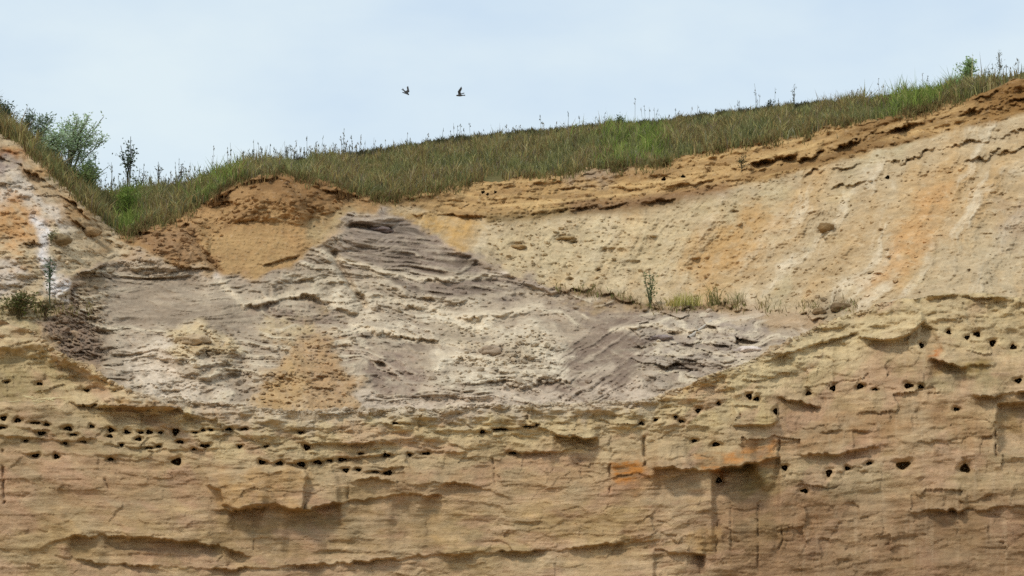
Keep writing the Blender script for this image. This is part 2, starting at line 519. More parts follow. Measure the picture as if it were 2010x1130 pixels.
# brown and golden beds along the top of the right bank
low = line([(700, 395), (760, 404), (850, 414), (960, 430), (1100, 418), (1250, 402), (1400, 374), (1560, 342), (1700, 302), (1790, 276), (2010, 222), (2300, 140)])
dtop = (low(Ub) - Vb) + S.w2 * 16
m_beds = smooth(-6, 8, dtop) * m_right * smooth(690, 760, Ub)
strat = Vb - low(Ub)
bed = fbm(Ub / 240, strat / 9, 4, 21)
bed2 = fbm(Ub / 150, strat / 24, 3, 22)
S.tint(m_beds * 0.95, (190, 156, 104))
S.tint(m_beds * smooth(0.0, 0.4, bed2) * 0.6, (154, 120, 78))
S.tint(m_beds * smooth(0.1, 0.4, bed) * 0.7, (214, 182, 126))
S.tint(m_beds * smooth(0.1, 0.45, -bed) * 0.5, (146, 116, 76))
S.tint(m_beds * smooth(1450, 1600, Ub) * 0.55 * smooth(-0.3, 0.3, bed2 + 0.1), (122, 90, 50))
S.tint(m_beds * smooth(1840, 1960, Ub) * 0.6, (134, 96, 48))
S.h += m_beds * (0.14 * bed2 + 0.05 * bed + 0.12 * fbm(Ub / 40, Vb / 16, 4, 23))
S.zone([(1120, 335), (1230, 322), (1250, 345), (1180, 362), (1110, 355)], (168, 150, 128), 10, 0.7)
S.zone([(760, 386), (870, 368), (880, 385), (790, 398)], (120, 88, 50), 6, 0.6)
S.band([(960, 429), (1050, 424), (1130, 414), (1250, 404), (1330, 394)], 10, (136, 114, 74), 0.75)  # dark olive band: shading under the ledge, painted in
S.band([(1130, 405), (1250, 398), (1420, 370)], 14, (140, 108, 78), 0.7)
S.ledge([(760, 393), (800, 391), (870, 380), (900, 384)], 0.25, 20, 0.25, 20)
S.ledge([(800, 419), (900, 421), (960, 425), (1050, 420), (1130, 411), (1250, 398), (1340, 388)], 0.22, 14, 0.25, 12)
S.ledge([(1080, 372), (1160, 366), (1260, 370), (1330, 362), (1420, 352)], 0.16, 10, 0.14, 10)
S.ledge([(930, 372), (1000, 368), (1060, 362), (1120, 352)], 0.12, 10, 0.12, 10)
S.ledge([(1380, 316), (1400, 309), (1440, 304)], 0.22, 8, 0.3, 6, 3)
S.ledge([(1290, 372), (1400, 352), (1470, 338), (1520, 332)], 0.15, 10, 0.1, 10)
S.ledge([(1470, 322), (1500, 316), (1540, 308), (1566, 302)], 0.5, 22, 0.75, 20, 5, 2.5, 14)
S.ledge([(1556, 318), (1610, 300), (1650, 290), (1700, 268), (1740, 256), (1800, 246)], 0.4, 26, 0.45, 16, 7)
S.ledge([(1740, 262), (1800, 240), (1860, 226), (1930, 214), (2010, 196), (2100, 170)], 0.3, 18, 0.3, 14, 7)
S.ledge([(1560, 345), (1650, 328), (1760, 318), (1850, 290), (2010, 256), (2200, 210)], 0.2, 12, 0.22, 12, 8)
S.ledge([(1620, 372), (1720, 350), (1830, 338), (1960, 300), (2100, 270)], 0.2, 14, 0.16, 12, 8)
S.ledge([(1900, 200), (1960, 180), (2010, 168), (2100, 130)], 0.25, 8, 0.2, 8, 6)
for (x, y, a, b_, hh) in ((1018, 486, 26, 12, -0.15), (1110, 470, 30, 12, -0.12), (1205, 494, 28, 9, -0.22), (1185, 490, 10, 9, -0.15),
                          (1250, 516, 12, 6, -0.18), (1622, 446, 20, 14, 0.2), (1000, 510, 20, 8, -0.12), (1085, 520, 12, 6, -0.1)):
    S.bump(x, y, a, b_, hh, 0.7)
S.zone([(1606, 440), (1636, 438), (1638, 454), (1610, 456)], (122, 98, 62), 4, 0.8, 4)
for q in range(22):
    x = rng.uniform(930, 2200); y = rng.uniform(0.15, 0.9)
    y = low(x) * (1 - y) + 590 * y
    S.bump(x, y, rng.uniform(5, 13), rng.uniform(3, 6), rng.choice([-0.2, 0.2]) * rng.uniform(0.5, 1.1), 0.8)

# left bank
lb = fbm(Ub / 46, Vb / 16, 5, 31)
lb2 = fbm(Ub / 90, Vb / 40, 4, 32)
S.tint(m_left, (204, 184, 148))
S.tint(m_left * smooth(0.0, 0.4, lb2) * 0.7, (190, 148, 94))
S.tint(m_left * smooth(0.1, 0.45, lb) * 0.5, (212, 196, 160))
S.tint(m_left * smooth(0.15, 0.45, -lb) * 0.45, (168, 140, 100))
S.zone([(-60, 370), (60, 380), (90, 440), (40, 480), (-60, 470)], (196, 144, 84), 14, 0.75)
S.zone([(-200, 290), (20, 285), (60, 300), (40, 312), (-200, 330)], (166, 108, 56), 9, 0.85)
S.zone([(-260, 310), (0, 305), (40, 320), (30, 335), (-260, 350)], (158, 142, 132), 8, 0.85)
S.zone([(-200, 345), (40, 335), (110, 380), (140, 440), (115, 460), (60, 400), (-200, 395)], (216, 204, 186), 14, 0.8)
S.zone([(60, 420), (85, 430), (105, 510), (140, 560), (135, 590), (90, 590), (85, 520)], (232, 224, 214), 8, 1.1, 6)
S.zone([(-260, 520), (30, 510), (50, 560), (0, 590), (-260, 590)], (206, 196, 182), 14, 0.75)
S.zone([(-260, 590), (150, 590), (100, 640), (60, 680), (-260, 640)], (186, 168, 124), 10, 0.8)
S.zone([(20, 300), (70, 320), (150, 400), (240, 470), (200, 480), (120, 410), (30, 340)], (158, 126, 82), 8, 0.55)
S.h += m_left * (0.09 * lb + 0.25 * lb2 + 0.015 * peb)
S.ledge([(-200, 250), (0, 305), (40, 328), (90, 356), (150, 408), (215, 456)], 0.35, 22, 0.2, 14, 8)
S.ledge([(120, 425), (150, 435), (180, 455), (235, 468)], 0.3, 12, 0.25, 12, 6)
S.ledge([(30, 470), (90, 480), (150, 476)], 0.2, 12, 0.2, 10, 6)
for q in range(60):
    y = rng.uniform(330, 610); x = rng.uniform(-240, np.interp(y, [330, 460, 600], [60, 220, 140]))
    S.bump(x, y, rng.uniform(7, 20), rng.uniform(4, 9), rng.uniform(0.04, 0.14), 0.9)

# brown turf mound with a golden face
mb = fbm(Ub / 30, Vb / 18, 5, 41)
S.tint(m_mound, (178, 142, 96))
S.tint(m_mound * smooth(0.0, 0.4, mb) * 0.6, (186, 148, 100))
S.tint(m_mound * smooth(0.05, 0.4, -mb) * 0.45, (138, 104, 66))
S.zone([(380, 470), (400, 440), (470, 440), (540, 418), (590, 425), (606, 470), (590, 510), (560, 545), (470, 548), (425, 530), (395, 495)], (186, 154, 106), 26, 0.9, 20)
S.zone([(250, 455), (330, 440), (378, 452), (400, 490), (425, 530), (380, 532), (330, 512), (270, 490)], (156, 124, 90), 10, 0.75, 10)
S.zone([(500, 342), (560, 330), (640, 348), (690, 375), (650, 400), (640, 435), (600, 420), (560, 390), (500, 390)], (128, 94, 56), 14, 0.7, 12)
S.zone([(610, 440), (700, 415), (750, 405), (680, 445), (610, 500)], (186, 166, 124), 10, 0.8)
S.h += m_mound * (0.10 * mb * (1 - 0.85 * S.poly([(390, 470), (540, 420), (600, 450), (560, 545), (430, 535)], 12, 6)))
S.bump(545, 380, 140, 60, 0.7, 0.8)
S.bump(320, 480, 100, 60, 0.6, 0.8)
S.ledge([(395, 404), (440, 378), (490, 356), (540, 350), (610, 358), (680, 384), (760, 396)], 0.35, 20, 0.35, 14, 7)
S.ledge([(420, 396), (470, 400), (520, 402), (570, 388)], 0.2, 14, 0.2, 12, 7)
S.ledge([(440, 432), (470, 434), (495, 440)], 0.25, 9, 0.3, 9, 4, 2.2, 8)
S.ledge([(250, 462), (310, 455), (360, 440), (378, 444)], 0.3, 14, 0.3, 12, 6, 2.2, 12)
S.ledge([(320, 512), (350, 522), (390, 528), (428, 532)], 0.35, 20, 0.2, 12, 4, 2.2, 10)
S.ledge([(500, 522), (540, 514), (580, 500), (600, 496)], 0.18, 9, 0.2, 8, 4)
S.ridge([(378, 462), (396, 490), (430, 532)], 6, -0.18)

# grey slumped sand
wav = fbm(Ub / 110, Vb / 34, 3, 51)
lam = fbm((Ub + Vb * 0.6) / 190, (Vb + 16 * wav - 0.12 * Ub * smooth(900, 1300, Ub)) / 7.0, 4, 52)
lum = fbm(Ub / 48, Vb / 20, 5, 53, 0.55)
crm = fbm(Ub / 16, Vb / 8, 4, 54, 0.6, True)
big = fbm(Ub / 170, Vb / 60, 4, 55)
m_gn = S.poly(P_GREY_N, 16, 14) * m_grey
S.tint(m_grey, (186, 160, 124))
S.tint(m_gn, (182, 167, 152))
S.tint(m_gn * smooth(0.02, 0.4, big) * 0.75, (200, 186, 170))
S.tint(m_gn * smooth(0.05, 0.45, lum) * 0.6, (208, 196, 180))
S.tint(m_gn * smooth(0.1, 0.5, -lum) * 0.4, (148, 132, 120))
S.tint(m_gn * smooth(0.15, 0.5, -lam) * 0.35, (144, 128, 120))
S.tint(m_gn * smooth(0.15, 0.5, lam) * 0.35, (200, 186, 170))
# scarp at the left of the slump
S.zone([(75, 640), (130, 590), (150, 545), (215, 512), (205, 560), (190, 610), (210, 680), (190, 720), (140, 700), (95, 672)], (142, 122, 104), 10, 0.85)
S.zone([(150, 550), (220, 520), (200, 600), (185, 640), (150, 620)], (176, 158, 134), 10, 0.6)
# smooth laminated sheet on the left
S.zone([(205, 545), (330, 535), (430, 575), (500, 605), (560, 600), (500, 640), (380, 645), (250, 640), (200, 600)], (164, 150, 138), 14, 0.75)
# dark cone at the top, its right edge against the yellow bank
CONE = [(742, 415), (800, 432), (860, 476), (960, 522), (1085, 572), (1000, 582), (900, 592), (820, 578), (740, 540), (650, 505), (680, 450)]
S.zone(CONE, (154, 139, 131), 9, 0.9, 8)
S.zone([(800, 470), (900, 500), (1050, 560), (980, 578), (880, 585), (800, 560), (760, 500)], (140, 124, 116), 12, 0.7)
S.zone([(690, 440), (745, 412), (790, 432), (800, 460), (720, 470)], (170, 158, 152), 8, 0.7)
# smooth fan on the right and the broken slabs beyond it
S.zone([(1120, 650), (1230, 625), (1270, 650), (1260, 740), (1200, 790), (1060, 790), (1090, 710)], (132, 116, 105), 16, 0.8)
S.zone([(1240, 630), (1400, 610), (1500, 640), (1480, 680), (1400, 720), (1280, 740)], (158, 146, 140), 14, 0.7)
S.zone([(240, 680), (330, 660), (360, 740), (480, 790), (520, 800), (300, 790), (240, 740)], (198, 184, 170), 14, 0.75)
S.zone([(560, 545), (640, 520), (700, 560), (760, 600), (640, 590), (560, 575)], (200, 188, 170), 10, 0.6)
S.zone([(430, 548), (600, 540), (610, 575), (520, 585), (450, 590)], (168, 154, 142), 10, 0.5)
S.zone([(840, 640), (940, 620), (1010, 640), (1080, 660), (1060, 720), (950, 700), (860, 670)], (206, 192, 172), 12, 0.75)
S.zone([(860, 700), (960, 710), (1040, 720), (1100, 700), (1080, 745), (960, 760), (860, 750)], (212, 200, 184), 12, 0.8)
S.zone([(700, 770), (900, 770), (1100, 765), (1300, 745), (1300, 800), (1000, 815), (700, 815)], (200, 186, 174), 10, 0.75)
S.zone([(720, 690), (800, 700), (840, 740), (790, 770), (730, 740)], (158, 138, 128), 12, 0.7)
S.zone([(330, 650), (400, 640), (450, 670), (440, 710), (350, 700)], (196, 174, 140), 12, 0.7)
# orange crumbly cone at the rim
OC = [(590, 645), (612, 612), (638, 640), (676, 715), (712, 792), (700, 812), (492, 812), (512, 765), (550, 695)]
S.zone(OC, (186, 158, 124), 15, 0.95, 20)
S.zone([(590, 660), (660, 680), (700, 790), (620, 800), (600, 740)], (172, 134, 100), 16, 0.4, 20)
S.zone([(530, 740), (600, 740), (610, 830), (510, 830)], (190, 158, 112), 16, 0.5, 20)
S.zone([(500, 640), (580, 605), (640, 610), (620, 650), (560, 680)], (206, 186, 150), 8, 0.6)
S.zone([(1180, 575), (1270, 600), (1330, 615), (1180, 610), (1080, 590)], (178, 150, 110), 8, 0.7)
S.zone([(1420, 600), (1560, 605), (1640, 630), (1560, 650), (1430, 628)], (184, 160, 128), 10, 0.8)
S.zone([(1430, 690), (1500, 672), (1490, 692), (1440, 710)], (226, 214, 204), 6, 0.9, 5)
soft_lam = np.maximum.reduce([S.poly([(205, 545), (430, 575), (520, 605), (480, 640), (250, 640), (200, 600)], 16, 8),
                              S.poly(CONE, 12, 8) * 0.8,
                              S.poly([(1120, 650), (1250, 640), (1250, 740), (1190, 785), (1070, 780)], 16, 8)])
rough = m_grey * (1 - 0.85 * soft_lam)
S.h += rough * (0.09 * lum + 0.42 * big + 0.010 * crm) + m_grey * soft_lam * (0.05 * lam + 0.25 * big)
S.bump(1000, 690, 100, 70, 0.6, 0.9)
S.bump(930, 755, 110, 55, 0.45, 0.9)
S.bump(395, 690, 85, 55, 0.5, 0.9)
S.bump(606, 792, 140, 185, 0.5, 1.0)
S.h += 0.10 * crm * S.poly([(900, 640), (1080, 640), (1090, 720), (900, 720)], 20, 10)
S.h += 0.07 * crm * S.poly(OC, 10, 10) + 0.07 * crm * S.poly([(330, 645), (450, 645), (450, 710), (340, 710)], 14, 10)
S.h += 0.12 * crm * S.poly([(75, 640), (150, 560), (205, 600), (200, 700), (120, 700)], 14, 10)
# broken slabs
bv, bd = cells((Ub * 0.9 + Vb * 1.1) / 46, (Vb - 0.30 * Ub) / 15, 5)
m_slabs = S.poly([(1240, 620), (1420, 605), (1500, 650), (1440, 715), (1300, 760), (1250, 700)], 20, 12)
S.h += m_slabs * (0.13 * bv - 0.03 * (1 - smooth(0, 0.16, bd)))
S.tint(m_slabs * smooth(0.1, 0.8, bv) * 0.5, (206, 194, 184))
S.tint(m_slabs * smooth(0.1, 0.8, -bv) * 0.3, (126, 114, 110))
fb1 = facets((Ub + 26 * S.w1) / 60, (Vb + 12 * S.w2) / 20, 3)
fb2 = facets((Ub + 12 * S.w1) / 22, (Vb + 6 * S.w2) / 9, 4)
S.h += m_gn * (1 - 0.9 * soft_lam) * (0.014 * fb1 + 0.006 * fb2) + m_left * (0.02 * fb1 + 0.012 * fb2) + m_beds * 0.03 * fb2 + m_right * (1 - m_beds) * 0.008 * fb2
# flowing streaks of pale and dark sand
dia0 = fbm(Ub / 90, (Vb + 0.25 * Ub) / 7, 4, 74)
swirl = fbm(Ub / 210, Vb / 95, 3, 56)
fl = fbm((Ub + 70 * S.w1) / 260, (Vb - 0.10 * (Ub - 700) + 70 * swirl + 8 * S.w2) / 17, 5, 57, 0.6)
m_fl = m_gn * (1 - 0.55 * soft_lam) * (1 - 0.9 * S.poly(OC, 12, 12))
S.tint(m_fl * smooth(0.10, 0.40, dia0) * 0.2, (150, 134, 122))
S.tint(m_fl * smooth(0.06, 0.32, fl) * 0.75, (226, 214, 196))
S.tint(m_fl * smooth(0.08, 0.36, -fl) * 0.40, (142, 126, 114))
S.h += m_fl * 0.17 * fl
S.tint(m_grey * soft_lam * smooth(0.05, 0.35, -lam) * 0.45, (130, 116, 104))
S.tint(m_grey * soft_lam * smooth(0.1, 0.4, lam) * 0.40, (196, 182, 166))
conem = S.poly(CONE, 8, 8)
cl = fbm((Ub + 40 * S.w1) / 170, (Vb - 0.16 * (Ub - 800) + 20 * swirl) / 8.5, 4, 59, 0.6)
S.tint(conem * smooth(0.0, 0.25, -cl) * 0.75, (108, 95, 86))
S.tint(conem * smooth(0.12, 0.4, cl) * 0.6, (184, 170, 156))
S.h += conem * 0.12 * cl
dia = fbm((Ub + 0.5 * Vb) / 120, (Vb + 0.62 * Ub + 14 * S.w1) / 9, 4, 72, 0.6)
tex = np.where(Ub > 1090, 0.6 * dia + 0.4 * fl, 0.8 * fl + 0.4 * lum) + 0.5 * fbm(Ub / 12, Vb / 6, 3, 73)
DK, MV, WH, PK = (118, 103, 95), (140, 122, 114), (228, 217, 202), (204, 188, 176)
for pts, c_, am in (([(490, 605), (600, 592), (700, 625), (640, 640), (520, 640)], MV, .75), ([(560, 650), (690, 645), (760, 690), (700, 710), (640, 690)], MV, .6),
                    ([(690, 645), (800, 662), (910, 688), (820, 684), (730, 668)], DK, .7), ([(1050, 575), (1180, 590), (1280, 620), (1200, 635), (1090, 605)], MV, .7),
                    ([(1120, 655), (1190, 632), (1262, 640), (1275, 700), (1230, 770), (1130, 790), (1080, 770), (1110, 700)], MV, .7),
                    ([(1210, 640), (1290, 650), (1270, 700), (1225, 680)], DK, .7), ([(730, 700), (790, 705), (825, 750), (760, 768), (715, 740)], MV, .85),
                    ([(980, 748), (1110, 735), (1180, 760), (1060, 770)], MV, .7), ([(1330, 640), (1500, 630), (1560, 650), (1480, 672), (1350, 668)], (148, 134, 128), .7),
                    ([(1290, 690), (1450, 684), (1400, 720), (1310, 730)], DK, .55), ([(200, 570), (420, 590), (480, 625), (300, 640), (205, 610)], (158, 143, 130), .6),
                    ([(240, 690), (330, 660), (350, 740), (450, 780), (300, 780), (240, 750)], (222, 208, 196), 1.0), ([(650, 535), (690, 560), (750, 605), (700, 615), (640, 580)], WH, .75),
                    ([(800, 565), (900, 600), (960, 610), (880, 640), (790, 610)], WH, .55), ([(740, 620), (830, 632), (860, 660), (780, 655)], WH, .7),
                    ([(860, 690), (950, 705), (1010, 725), (1000, 762), (900, 765), (850, 730)], WH, .85), ([(920, 645), (990, 630), (1060, 650), (1050, 672), (960, 668)], WH, .7),
                    ([(1070, 690), (1130, 690), (1120, 735), (1060, 735)], WH, .8), ([(700, 772), (900, 770), (1280, 752), (1290, 785), (1000, 812), (700, 815)], PK, .8),
                    ([(640, 470), (700, 440), (690, 500), (640, 505)], (188, 176, 164), .6), ([(1250, 640), (1330, 622), (1400, 640), (1330, 660)], WH, .5),
                    ([(330, 655), (400, 642), (450, 675), (420, 705), (350, 695)], (208, 186, 152), .7)):
    S.zone(pts, c_, 10, am, 16, tex)
fan_ = S.poly([(1110, 640), (1270, 630), (1270, 740), (1190, 795), (1060, 790)], 20, 14)
S.h += fan_ * 0.10 * dia
S.tint(fan_ * smooth(0.05, 0.35, dia) * 0.5, (184, 168, 156))
S.tint(fan_ * smooth(0.05, 0.35, -dia) * 0.45, (112, 98, 90))
# crests with pale caps
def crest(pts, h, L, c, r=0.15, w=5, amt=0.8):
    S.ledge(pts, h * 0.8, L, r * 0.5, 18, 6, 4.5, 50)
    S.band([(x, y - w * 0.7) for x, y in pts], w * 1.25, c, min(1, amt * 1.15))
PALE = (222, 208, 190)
crest([(425, 545), (450, 578), (480, 602), (520, 594), (560, 584), (605, 580), (645, 594), (680, 612), (740, 628)], 0.55, 22, PALE, 0.35, 6)
crest([(650, 508), (700, 520), (760, 538), (820, 552), (900, 548), (990, 540)], 0.45, 18, PALE, 0.25, 5)
crest([(560, 545), (620, 552), (660, 548), (690, 570), (740, 590)], 0.3, 16, (210, 198, 182), 0.25, 5, 0.6)
crest([(690, 640), (760, 654), (830, 668), (905, 684)], 0.5, 18, PALE, 0.35, 5)
crest([(760, 590), (830, 605), (900, 625), (980, 622), (1060, 604)], 0.45, 16, PALE, 0.25, 6)
crest([(700, 690), (750, 715), (800, 752), (860, 768)], 0.4, 16, (200, 184, 170), 0.3, 5, 0.6)
crest([(860, 700), (920, 704), (980, 712)], 0.4, 12, PALE, 0.3, 5)
crest([(960, 765), (1040, 756), (1120, 745), (1200, 722)], 0.4, 14, (206, 192, 178), 0.3, 6, 0.6)
crest([(740, 560), (800, 580), (880, 592), (960, 584), (1060, 570)], 0.25, 12, (196, 182, 166), 0.2, 5, 0.6)
crest([(1200, 650), (1280, 640), (1340, 655), (1400, 648)], 0.35, 10, PALE, 0.3, 4)
crest([(1310, 700), (1380, 690), (1440, 700)], 0.35, 10, PALE, 0.35, 4, 0.6)
crest([(330, 660), (390, 648), (440, 664), (470, 690)], 0.3, 14, (214, 196, 166), 0.2, 6, 0.6)
crest([(470, 590), (520, 560), (580, 552), (620, 556)], 0.25, 12, (188, 176, 162), 0.15, 4, 0.4)
S.ridge([(655, 500), (690, 560), (715, 600)], 7, -0.3)
S.ridge([(862, 472), (960, 520), (1085, 570)], 8, 0.25)
S.ridge([(690, 445), (720, 448), (760, 452)], 6, -0.35)
# step where the talus of the right bank ends over the grey sand
S.ledge([(1075, 575), (1130, 566), (1200, 580), (1262, 602), (1300, 610), (1380, 606), (1440, 602), (1530, 610), (1640, 626)], 0.3, 14, 0.3, 16, 9, 4.0)
S.band([(1100, 570), (1200, 582), (1262, 602), (1310, 608), (1390, 604), (1440, 600)], 8, (138, 112, 80), 0.7)
S.ledge([(150, 545), (180, 530), (215, 516)], 0.4, 12, 0.3, 12, 4, 2.2, 10)
S.zone([(1590, 590), (1640, 585), (1680, 600), (1650, 625), (1600, 615)], (138, 118, 90), 8, 0.6)

fine = fbm(Ub / 9, Vb / 5, 3, 58, 0.6)
S.col *= 1 + m_gn[..., None] * (np.array([1.03, 1.01, 0.87]) - 1)
S.h += (1 - 0.7 * soft_lam) * 0.05 * fine
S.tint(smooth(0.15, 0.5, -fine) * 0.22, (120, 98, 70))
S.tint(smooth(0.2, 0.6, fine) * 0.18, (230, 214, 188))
S.h -= S.h.mean() * 0.4
Yb = slope_depth(Ub, Vb) - S.h
Yb[-1] = 0.3 * Yb[-1] + 0.7 * np.convolve(np.pad(Yb[-1], 10, mode='edge'), np.ones(21) / 21, mode='valid')
PB = unproject(Ub, Vb, Yb)

# ------------------------------------------------------------------ the cliff face with its nest burrows
NA, NEXT = 330, 10
ta = np.linspace(0, 1, NA)[:, None]
Ua = np.tile(ucol, (NA, 1))
Va = 1350 * (1 - ta) + RIM(ucol)[None, :] * ta
A = Sheet(Ua, Va, 300)
A.col[:] = alb((210, 182, 143))
STAINS = []
dip = 0.05 * (Ua - 700) * smooth(900, 2000, Ua) * -1.0 + 14 * fbm(Ua / 300, Va / 200, 2, 60)
sv = Va - dip
st1 = fbm(Ua / 260, sv / 26, 4, 61)
st2 = fbm(Ua / 130, sv / 8, 4, 62)
st3 = fbm(Ua / 50, sv / 3.4, 3, 63)
pat = fbm(Ua / 220, Va / 130, 4, 64)
pat2 = fbm(Ua / 120, Va / 70, 4, 65)
A.tint(smooth(0.0, 0.4, pat) * 0.6, (190, 158, 124))
A.tint(smooth(0.05, 0.4, -pat) * 0.5, (176, 154, 104))
A.tint(smooth(0.1, 0.45, st1) * 0.4, (198, 172, 124))
A.tint(smooth(0.1, 0.45, -st1) * 0.4, (156, 132, 88))
A.tint(smooth(0.1, 0.45, st2) * 0.35, (204, 180, 136))
A.tint(smooth(0.1, 0.45, -st2) * 0.35, (146, 122, 80))
A.tint(smooth(0.1, 0.4, pat2 + 0.3 * st1) * 0.3, (170, 152, 116))
rug = fbm(Ua / 10, Va / 6, 3, 66, 0.6)
patchy = smooth(-0.2, 0.25, fbm(Ua / 150, Va / 60, 3, 67))
A.h += 0.12 * pat + 0.06 * pat2 + (0.004 + 0.022 * patchy) * st1 + (0.004 + 0.009 * patchy) * st2 + 0.005 * st3 + 0.008 * rug
fa1 = facets((Ua + 22 * A.w1) / 70, (sv + 12 * A.w2) / 24, 1)
fa2 = facets((Ua + 12 * A.w1 + 6 * A.j) / 26, (sv + 8 * A.w2 + 3 * A.j) / 10, 2)
broken = np.maximum(smooth(190, 60, Va - RIM(Ua)), 0.7 * patchy) * (1 - 0.8 * A.poly([(380, 1000), (900, 985), (900, 1080), (380, 1080)], 30, 10))
A.h += broken * (0.022 * fa1 + 0.009 * fa2)
def blocks(u, v, w, h, seed):
    r = np.random.default_rng(seed)
    ri = np.floor(v / h).astype(int) & 255
    off = r.uniform(0, 1, 256)[ri]; ww = w * r.uniform(0.6, 1.5, 256)[ri]
    ci = np.floor(u / ww + off * 7).astype(int) & 255
    val = r.uniform(-1, 1, (256, 256))[ri, ci]
    tl = r.normal(0, 1, (256, 256))[ri, ci] * ((u / ww + off * 7) % 1 - 0.5)
    return val + 0.9 * tl, val
bl1, bc1 = blocks(Ua + 16 * A.w1 + 7 * A.j, sv + 14 * A.w2 + 5 * A.j, 105, 34, 11)
bl2, bc2 = blocks(Ua + 12 * A.w2 + 5 * A.j, sv + 9 * A.w1 + 4 * A.j, 44, 15, 12)
frac = np.maximum(smooth(230, 90, Va - RIM(Ua)), smooth(1100, 1300, Ua)) * smooth(-0.25, 0.15, fbm(Ua / 130, Va / 80, 3, 75))
A.h += frac * (0.034 * bl1 + 0.014 * bl2)
A.tint(frac * smooth(0.2, 0.9, bc1) * 0.25, (212, 190, 146))
A.tint(frac * smooth(0.2, 0.9, -bc1) * 0.25, (166, 132, 98))
lipd = Va - RIM(Ua)
A.h += 0.09 * smooth(95, 8, lipd + 16 * A.w2) * np.interp(Ua, [150, 300, 1500, 1700], [0, 1, 1, 0.2]) * (0.5 + 0.5 * smooth(-0.3, 0.2, fbm(Ua / 60, Va / 60, 3, 76)))
mot = fbm((Ua + 30 * A.w1) / 70, (sv + 10 * A.w2) / 22, 5, 69, 0.6)
A.tint(smooth(0.10, 0.40, -mot) * 0.32, (138, 114, 76))
A.tint(smooth(0.10, 0.40, mot) * 0.40, (208, 182, 136))
A.tint(smooth(0.10, 0.40, np.roll(mot, 411, 1)) * 0.35, (176, 138, 106))
A.tint(smooth(1350, 1500, Ua) * smooth(940, 1010, Va) * 0.6, (146, 114, 80))
# tones of the beds, with shade and lit edges painted in at places
rimv = RIM(Ua)
A.tint(smooth(90, 20, Va - rimv + 14 * A.w2) * smooth(500, 700, Ua) * 0.5, (200, 180, 128))
A.zone([(-280, 800), (180, 800), (330, 815), (600, 830), (640, 900), (500, 910), (-280, 880)], (178, 160, 120), 16, 0.7)
A.zone([(-280, 890), (200, 900), (420, 920), (420, 980), (200, 1010), (-280, 1000)], (180, 146, 112), 20, 0.6)
A.zone([(-280, 1000), (350, 1000), (380, 1060), (-280, 1080)], (186, 158, 110), 20, 0.5)
STAINS.append(([(235, 782), (300, 782), (350, 790), (345, 804), (240, 800)], (184, 136, 66), 6, 0.7))
A.zone([(235, 778), (270, 782), (262, 796), (236, 794)], (150, 98, 34), 4, 0.7, 4)
A.zone([(0, 690), (110, 690), (190, 740), (170, 776), (0, 776), (-280, 770), (-280, 690)], (150, 136, 90), 14, 0.85)  # shade of the left concavity painted as darker olive
A.zone([(90, 685), (200, 735), (300, 775), (220, 770), (110, 710)], (196, 158, 98), 8, 0.7)  # lit tan edge of the left rim, put into the colour
A.zone([(410, 930), (600, 925), (600, 1000), (430, 995)], (196, 158, 104), 8, 0.7)
A.zone([(420, 1000), (800, 985), (860, 1060), (640, 1085), (430, 1080)], (150, 126, 84), 26, 0.7)  # painted shade of the hollow beneath the central overhang
A.zone([(90, 1070), (200, 1050), (440, 1075), (460, 1100), (150, 1100)], (146, 120, 80), 14, 0.55)  # shade inside the lower left scoop, painted olive brown
A.zone([(690, 820), (740, 815), (760, 850), (720, 860), (700, 850)], (208, 196, 150), 8, 0.8)
A.zone([(955, 822), (995, 820), (992, 838), (958, 836)], (222, 206, 158), 5, 0.9, 4)
A.zone([(870, 815), (930, 830), (900, 860), (860, 845)], (192, 178, 146), 8, 0.6)
A.zone([(760, 880), (1180, 890), (1190, 960), (780, 960)], (180, 148, 106), 20, 0.55)
A.zone([(830, 990), (1250, 980), (1280, 1050), (840, 1080)], (190, 160, 106), 20, 0.6)
STAINS.append(([(1200, 905), (1240, 895), (1268, 910), (1262, 950), (1215, 962), (1198, 940)], (196, 128, 52), 9, 0.9, 10))
A.zone([(1200, 870), (1300, 870), (1300, 960), (1200, 960)], (184, 134, 70), 14, 0.45)
STAINS.append(([(1370, 905), (1410, 895), (1480, 870), (1530, 872), (1526, 905), (1440, 915), (1390, 924)], (198, 138, 76), 9, 0.9, 9))
A.zone([(1270, 870), (1400, 870), (1400, 910), (1290, 910)], (166, 146, 116), 14, 0.6)
A.zone([(1420, 925), (1530, 915), (1535, 1060), (1450, 1060)], (136, 118, 66), 16, 0.55)  # shadow below the orange slab, painted dark olive
A.zone([(1470, 940), (1520, 935), (1510, 1030), (1480, 1030)], (116, 102, 40), 12, 0.45)  # darker core of that painted slab shadow
STAINS.append(([(1812, 682), (1846, 684), (1848, 704), (1818, 706)], (184, 112, 50), 6, 0.95, 6))
A.zone([(1800, 705), (1960, 705), (1965, 775), (1840, 785), (1790, 750)], (160, 148, 108), 12, 0.7)
A.zone([(1820, 715), (1950, 705), (1940, 728), (1830, 732)], (156, 124, 58), 6, 0.6, 6)
A.zone([(1830, 590), (2300, 590), (2300, 650), (1830, 650)], (184, 158, 110), 14, 0.6)
A.zone([(1840, 645), (2300, 645), (2300, 700), (1880, 690)], (206, 182, 134), 10, 0.7)
A.zone([(1300, 790), (1500, 770), (1520, 840), (1340, 840)], (196, 176, 120), 14, 0.65)
A.zone([(1460, 690), (1700, 630), (1790, 640), (1700, 690), (1500, 740), (1400, 765)], (210, 188, 136), 14, 0.65)
A.zone([(1520, 720), (1800, 690), (1800, 750), (1560, 760)], (170, 148, 106), 18, 0.7)
A.zone([(1540, 800), (1950, 800), (1950, 880), (1540, 890)], (170, 134, 94), 18, 0.75)
A.zone([(1550, 905), (1760, 905), (1740, 980), (1560, 975)], (164, 148, 110), 18, 0.6)
